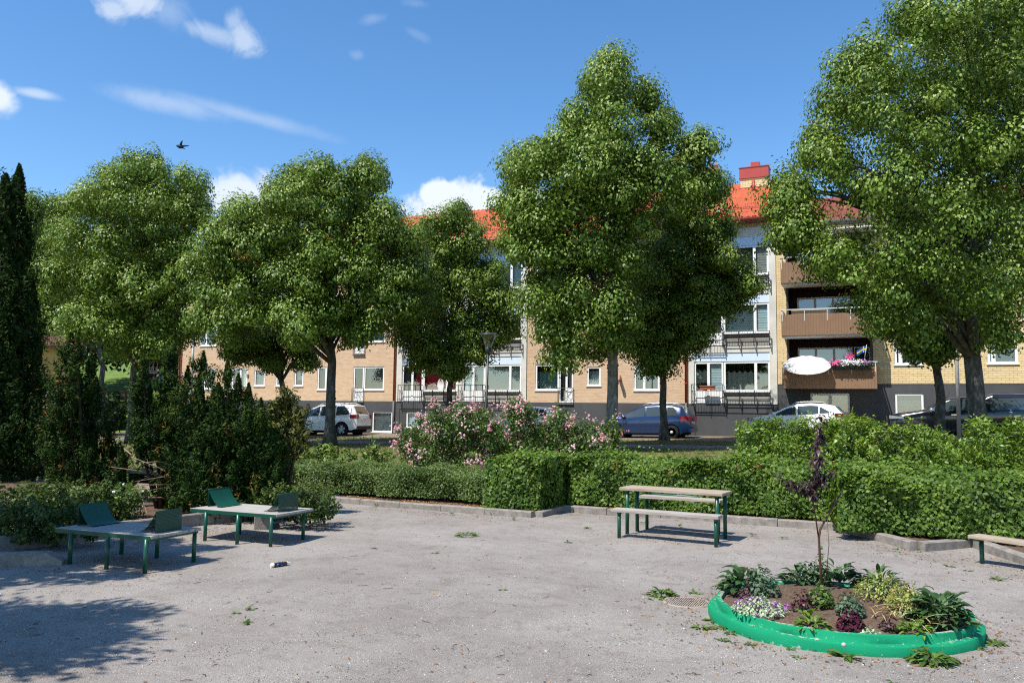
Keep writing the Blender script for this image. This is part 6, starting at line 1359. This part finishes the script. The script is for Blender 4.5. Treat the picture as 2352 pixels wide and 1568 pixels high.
def leafy(name, label, x, y, wpx, hpx, m_, n, L0, wasp=.75, cat='plant', stems=6, flowers=None, dome=True, bp=None, group=None):
    b = bed_at(x, y) if bp is None else bp; Z = float((b-CAM)@_fh); R = wpx/2*Z/FPX*1.0; Hh_ = hpx*Z/FPX*1.0; n = int(n*1.2)
    if bp is None: b = inside(b, R)
    t = thing(name, label, cat, b, 0, group); lv = Leaves(); th = gg.uniform(0, 6.283, n); rr = gg.uniform(0, 1, n)**.5; h = Hh_*(1-rr**2*.75)*gg.uniform(.25, 1.05, n)
    C = np.stack([R*rr*np.cos(th), R*rr*np.sin(th), h], 1)
    out = np.stack([np.cos(th), np.sin(th), 0*th], 1)
    lv.add(C, UP*.9+out*.4+rdir(n, gg)*.55, out+rdir(n, gg)*.6, L0*gg.uniform(.6, 1.25, n), L0*wasp*gg.uniform(.7, 1.1, n), gg.uniform(0, .9, n)); lv.build('leaves', [m_], t)
    m = MB()
    for i in range(stems): k = gg.integers(0, n); m.tube([(0+gg.normal(0, R*.2), gg.normal(0, R*.2), -.01), (C[k][0]*.6, C[k][1]*.6, C[k][2]*.6), tuple(C[k])], [.004, .003, .002], 4)
    m.build('stems', mat('green_stem', (.07, .11, .03), .7, .2), t)
    if flowers:
        fm, nf = flowers; lv = Leaves(); k = gg.integers(0, n, nf); idx = np.repeat(k, 8); Cf = C[idx]+np.array([0, 0, .03])+gg.normal(0, .008, (len(idx), 3)); lv.add(Cf, rdir(len(idx), gg)+UP*.5, rdir(len(idx), gg), np.full(len(idx), .022), np.full(len(idx), .016), gg.uniform(0, 1, len(idx))); tag(lv.build('flowers', [fm], t), kind='stuff')
    return t
rosette('lungwort', 'spotted green lungwort at the left rim of the flower bed', 1677, 1362, 92, 62, lung, 34)
leafy('columbine', 'grey green columbine between the left lungwort and the bare soil', 1748, 1368, 84, 66, colum, 330, .045)
rosette('lungwort', 'dark green lungwort at the far left rim behind the columbine', 1746, 1322, 70, 44, lung, 20)
leafy('columbine', 'low green columbine at the far rim left of the purple sapling', 1812, 1338, 78, 48, colum, 260, .045)
t = leafy('sow_thistle', 'tall leafy green weed stem just left of the purple sapling', 1860, 1334, 34, 74, weedm, 70, .06, .5, 'weed', 3)
rosette('lungwort', 'broad dark lungwort at the far rim right of the purple sapling', 1922, 1340, 88, 52, lung, 28)
leafy('loosestrife', 'yellow green loosestrife in the middle right of the bed', 2022, 1376, 120, 64, loose, 640, .032, .6, 'plant', 24)
leafy('loosestrife', 'pale yellow loosestrife over dry stems, lower right in the bed', 2092, 1405, 110, 60, loose, 560, .034, .6, 'plant', 20, (straw, 30))
rosette('lungwort', 'largest dark spotted lungwort hanging over the right rim', 2190, 1442, 124, 92, lung, 60, 1.0, .42)
rosette('lungwort', 'dark lungwort with upright leaves at the far right rim', 2105, 1360, 84, 54, lung, 24, 1.0, .32, el=(.6, 1.4))
leafy('heuchera', 'dark burgundy heuchera at the far right rim', 2131, 1372, 34, 30, heuch, 60, .045, .9)
leafy('heuchera', 'small smoky purple heuchera beside the right rim', 2168, 1380, 30, 28, mauveh, 50, .04, .9)
rosette('lungwort', 'light green lungwort at the near rim, left of the burgundy heuchera', 1862, 1440, 66, 44, lungl, 22, 1.0, .40)
leafy('heuchera', 'bright burgundy heuchera alone in the soil near the front rim', 1954, 1446, 60, 44, heuch, 120, .05, .9)
leafy('heuchera', 'ragged dark heuchera with a dry flower stalk, left of the centre of the bed', 1843, 1400, 54, 50, heuch, 70, .045, .6)
leafy('strawberry_plant', 'bushy green plant in the soil below the purple sapling', 1884, 1392, 64, 50, weedm, 240, .042, .85)
leafy('columbine', 'grey green columbine behind the bright burgundy heuchera', 1953, 1412, 64, 52, colum, 240, .042)
leafy('dead_nettle', 'pale dead nettle mat with purple flowers at the left front rim', 1740, 1408, 124, 34, deadn, 700, .03, .85, 'plant', 6, (purplef, 34))
leafy('heuchera', 'smoky purple heuchera above the pale dead nettle', 1714, 1376, 40, 34, mauveh, 80, .042, .9)
rosette('lungwort', 'light green lungwort at the right front rim', 2132, 1455, 72, 42, lungl, 24, 1.0, .40)
leafy('dead_nettle', 'small pale dead nettle at the front rim', 2022, 1462, 66, 16, deadn, 200, .024, .85, 'plant', 3)
leafy('heuchera', 'small dark purple heuchera above the front dead nettle', 2040, 1446, 44, 26, mauveh, 60, .035, .9)
rosette('tulip', 'lone broad tulip leaves standing in the yellow loosestrife', 2072, 1388, 26, 66, leaf_mat('tulip_leaf', (.06, .11, .06), (.12, .19, .11), (.18, .26, .16), .45, .4, .25), 4, 1.0, .22, el=(1.25, 1.5), droop=.4, wavy=.02)
B = Blades(); b = bed_at(2075, 1415); t = thing('dry_stems', 'fallen dry yellow bulb leaves lying in the right half of the bed', 'dry leaves', b)
for i in range(46): B.add((gg.normal(0, .13), gg.normal(0, .12), .02+gg.uniform(0, .05)), gg.uniform(0, 6.28), gg.uniform(.12, .3), .012, gg.uniform(-.1, .5), gg.uniform(.3, 1.2), gg.uniform(0, 1), 0, 5)
B.build('leaves', [straw], t)
# purple leaved sapling
b = bed_at(1890, 1356); Zs = float((b-CAM)@_fh); t = thing('purple_sapling', 'thin young tree with dark purple leaves in the middle of the flower bed', 'tree', b); S = lambda x, y, dz=0: at(x, y, Zs+dz)-b
m = MB(); m.tube([S(1890, 1356)-np.array([0, 0, .03]), S(1884, 1300), S(1881, 1235), S(1884, 1215), S(1905, 1175, .05), S(1935, 1128, .1)], [.014, .012, .011, .011, .009, .007], 8)
m.tube([S(1881, 1240), S(1872, 1180), S(1864, 1130), S(1876, 1080), S(1880, 1010), S(1884, 962)], [.008, .007, .006, .005, .004, .003], 6); m.tube([S(1868, 1155), S(1845, 1120, -.05), S(1805, 1105, -.1)], [.005, .004, .002], 5); m.tube([S(1866, 1130), S(1890, 1105, .1), S(1905, 1090, .15)], [.004, .003, .002], 5); m.tube([S(1896, 1345), S(1904, 1250, -.03), S(1900, 1190, -.05)], [.004, .003, .002], 5)
m.build('trunk', mat('red_brown_stem', (.085, .035, .022), .5, .4, 0, .25, 12), t)
pl = leaf_mat('purple_sapling_leaf', (.020, .010, .013), (.052, .022, .028), (.14, .09, .095), .4, .4, .25); B = Blades()
for (x0, y0, x1, y1, n_) in [(1878, 1060, 1884, 955, 62), (1874, 1085, 1878, 1050, 30), (1866, 1125, 1880, 1085, 36), (1850, 1122, 1800, 1098, 36), (1870, 1150, 1862, 1118, 18), (1880, 1110, 1908, 1085, 24), (1866, 1140, 1850, 1112, 14)]:
    for i in range(n_):
        q = gg.uniform(0, 1); p = S(x0+(x1-x0)*q+gg.normal(0, 5), y0+(y1-y0)*q+gg.normal(0, 4), gg.normal(0, .04)); L = gg.uniform(.06, .115); B.add(p, gg.uniform(0, 6.283), L, L*.42, gg.uniform(-.9, .35), gg.uniform(.5, 1.4), gg.uniform(0, .9), 0, 4)
B.build('crown', [pl], t)
# weeds in the gravel
def weed(x, y, w, h, label, n=16, name='weed', group=None, m_=None, flower=None):
    p = on_z(x, y); t = rosette(name, label, x, y, w, h, m_ or weedm, n, 1.0, .30, 'weed', group, .10, (.15, .9), 1.2, p)
    return t
t = weed(1949, 1510, 66, 26, 'dandelion with a white seed head against the front of the green rim', 26, 'dandelion')
Zp = float((on_z(1949, 1510)-CAM)@_fh); m = MB(); c = at(1938, 1480, Zp-.02)-on_z(1949, 1510); m.tube([(0, 0, 0), tuple(c)], .002, 4); m.lathe([(0, -.02), (.014, -.014), (.02, 0), (.014, .014), (0, .02)], 10, tuple(c)); m.build('seed_head', mat('seed_fluff', (.42, .39, .36), .9, .1), t)
weed(2140, 1520, 96, 26, 'widest weed at the foot of the green rim, front right', 40)
weed(2188, 1504, 26, 22, 'small upright weed on the right side of the wide weed by the rim', 10)
weed(2250, 1492, 34, 28, 'leafy weed against the right end of the green rim', 16)
weed(2288, 1478, 46, 26, 'yellowing weed in the gravel right of the flower bed', 22)
weed(1638, 1424, 40, 22, 'weed at the left foot of the green rim below the drain cover', 18)
weed(1678, 1452, 30, 16, 'small weed in the gravel left of the rim', 12); weed(1655, 1440, 40, 12, 'flat weed in the gravel left of the rim', 14)
weed(1612, 1442, 44, 12, 'flat olive weed farthest left of the rim', 14); weed(1731, 1462, 26, 16, 'weed with dry tips under the left front rim', 12)
weed(1755, 1466, 22, 12, 'tiny weed under the left front rim', 10); weed(1884, 1496, 30, 16, 'small weed left of the dandelion', 14)
weed(1595, 1366, 34, 18, 'bright weed above the drain cover', 16); weed(1520, 1368, 62, 16, 'wide spreading weed left of the drain cover', 26)
weed(1562, 1372, 22, 10, 'tiny weed just above the drain cover', 9); weed(1505, 1378, 40, 9, 'flat weed in front of the wide spreading weed', 14)
weed(2055, 1566, 34, 22, 'weed cut by the bottom edge of the picture', 12)
for (x, y, w) in [(1072, 1232, 44), (1092, 1228, 24), (1305, 1245, 20), (1000, 1270, 18), (578, 1397, 26), (543, 1407, 20), (572, 1429, 28), (1155, 1355, 20), (735, 1478, 12), (860, 1258, 14), (1725, 1480, 24), (1660, 1470, 30), (1815, 1490, 20), (1830, 1510, 24), (2225, 1310, 22), (955, 1160, 16), (1350, 1212, 16), (2290, 1330, 30), (1560, 1470, 16), (620, 1358, 16), (2180, 1300, 26)]:
    weed(x, y, w, w*.32, 'tiny green weed tuft growing in the open gravel', 12, 'weed_tuft', 'tiny weeds in the gravel')
for (x, y, w, h) in [(470, 1148, 0, 0)]: pass
for i, (x, y, h) in enumerate([(1040, 1180, 10), (1130, 1180, 9), (1180, 1192, 10), (865, 1160, 9), (1480, 1200, 10), (1560, 1207, 12), (1730, 1228, 12), (1800, 1235, 10), (2060, 1262, 14), (2110, 1262, 12)]):
    p = on_z(x, y, .02); rosette('kerb_weed', 'small weed sprouting along the foot of the stone kerb', x, y, 16, h, weedm, 9, 1.0, .3, 'weed', 'weeds along the kerb', .1, (.5, 1.3), .8, p)
# loose bits on the ground
def scatter_ground(n, zone):
    out = []
    while len(out) < n:
        x, y = zone(); p = on_z(x, y, 0.0); s_ = yard_h(p[0], -p[1]); out.append((p[0], p[1], s_))
    return np.array(out)
def clear(P, r=1.1): return P[np.linalg.norm(P[:, :2]-BC, axis=1) > r*BR_]
P = clear(scatter_ground(22000, lambda: (gg.uniform(-60, 2400), 1180+390*gg.uniform(0, 1)**1.2))); P = P[(P[:, 0] > 7.6) & (P[:, 1] < -25.95)]
n = len(P); s = gg.uniform(.003, .0085, n)*np.where(gg.uniform(size=n) < .03, 1.9, 1); base_ = np.array([[1, 0, 0], [0, 1, 0], [-1, 0, 0], [0, -1, 0], [0, 0, .7], [0, 0, -.7]], float)
V = P[:, None, :]+base_[None]*s[:, None, None]*gg.uniform(.6, 1.25, (n, 6, 1)); F0 = np.array([[0, 1, 4], [1, 2, 4], [2, 3, 4], [3, 0, 4], [1, 0, 5], [2, 1, 5], [3, 2, 5], [0, 3, 5]]); F = (F0[None]+(np.arange(n)*6)[:, None, None]).reshape(-1, 3)
peb = leaf_mat('pebbles', (.13, .12, .115), (.34, .31, .29), (.56, .53, .50), .8, .2, .0)
tag(mesh_np('loose_pebbles', V.reshape(-1, 3), F, [peb], attr=np.repeat(gg.uniform(0, 1, n)**1.3, 8), k=3), 'loose pebbles scattered over the gravel yard', 'pebbles', kind='stuff')
lv = Leaves(); P1 = [scatter_ground(420, lambda: (gg.uniform(0, 2352), 1180+390*gg.uniform(0, 1)**1.4))]
def near_line(a, b, n, w): q = gg.uniform(0, 1, n)[:, None]; p = np.array(a)*(1-q)+np.array(b)*q+gg.normal(0, w, (n, 2)); return np.stack([p[:, 0], -p[:, 1], 0*p[:, 0]], 1)
P1 += [near_line((7.6, 26.15), (12.2, 26.4), 330, .2), near_line((12.4, 25.0), (17.3, 25.3), 240, .3), near_line((17.6, 26.2), (18.6, 27.2), 240, .35), near_line((19, 26.6), (20.2, 29), 420, .5), near_line((8.0, 31.5), (8.6, 29.3), 420, .45), near_line((8.6, 33.0), (10.4, 33.0), 240, .3), near_line((14, 27.2), (16, 27.2), 160, .3)]
th = gg.uniform(0, 6.28, 700); rr = BR_*(1.08+gg.exponential(.16, 700)); P1 += [np.stack([BC[0]+rr*np.cos(th), BC[1]+rr*np.sin(th), 0*th], 1)]
P1 = clear(np.concatenate(P1), 1.03); n = len(P1); P1[:, 2] = yard_h(P1[:, 0], -P1[:, 1])+.008
lv.add(P1, UP+rdir(n, gg)*.45, rdir(n, gg), gg.uniform(.015, .05, n), gg.uniform(.008, .02, n), gg.uniform(0, 1, n))
tag(lv.build('dead_leaves', [leaf_mat('dead_leaf', (.09, .045, .02), (.26, .13, .05), (.48, .30, .13), .8, .15, .1)]), 'dry brown leaves and bud scales on the gravel', 'dead leaves', kind='stuff')
m = MB()
for i in range(130):
    x, y = gg.uniform(0, 2352), 1195+370*gg.uniform(0, 1)**1.3; p = on_z(x, y, 0)
    if np.linalg.norm(p[:2]-BC) < BR_*1.1 or p[0] < 7.8 or p[1] > -26.2: continue
    a = gg.uniform(0, 6.28); L = gg.uniform(.03, .13); d = np.array([math.cos(a), math.sin(a), 0]); z0 = yard_h(p[0], -p[1])+.006; p[2] = z0; m.tube([p-d*L*.5, p+np.array([gg.normal(0, .006), gg.normal(0, .006), .004]), p+d*L*.5], [.002, .003, .0015], 4)
tag(m.build('twigs', mat('dry_twig', (.10, .065, .045), .8, .2, 0, .3, 30)), 'short dry twigs scattered on the gravel', 'twigs', kind='stuff')
# litter leaves in the hedge bed
lv = Leaves(); n = 2600; X = gg.uniform(7.5, 17.2, n); C = np.stack([X, -np.where(X < 12.1, gg.uniform(25.15, 25.5, n)+(X-7.3)*.06, gg.uniform(24.35, 24.57, n)+(X-12.1)*.036), np.full(n, .1)], 1); lv.add(C, UP+rdir(n, gg)*.5, rdir(n, gg), gg.uniform(.03, .06, n), gg.uniform(.015, .03, n), gg.uniform(0, 1, n)); tag(lv.build('bed_litter', [MATS['dead_leaf']]), 'dry leaf litter under the clipped hedges', 'leaf litter', kind='stuff')
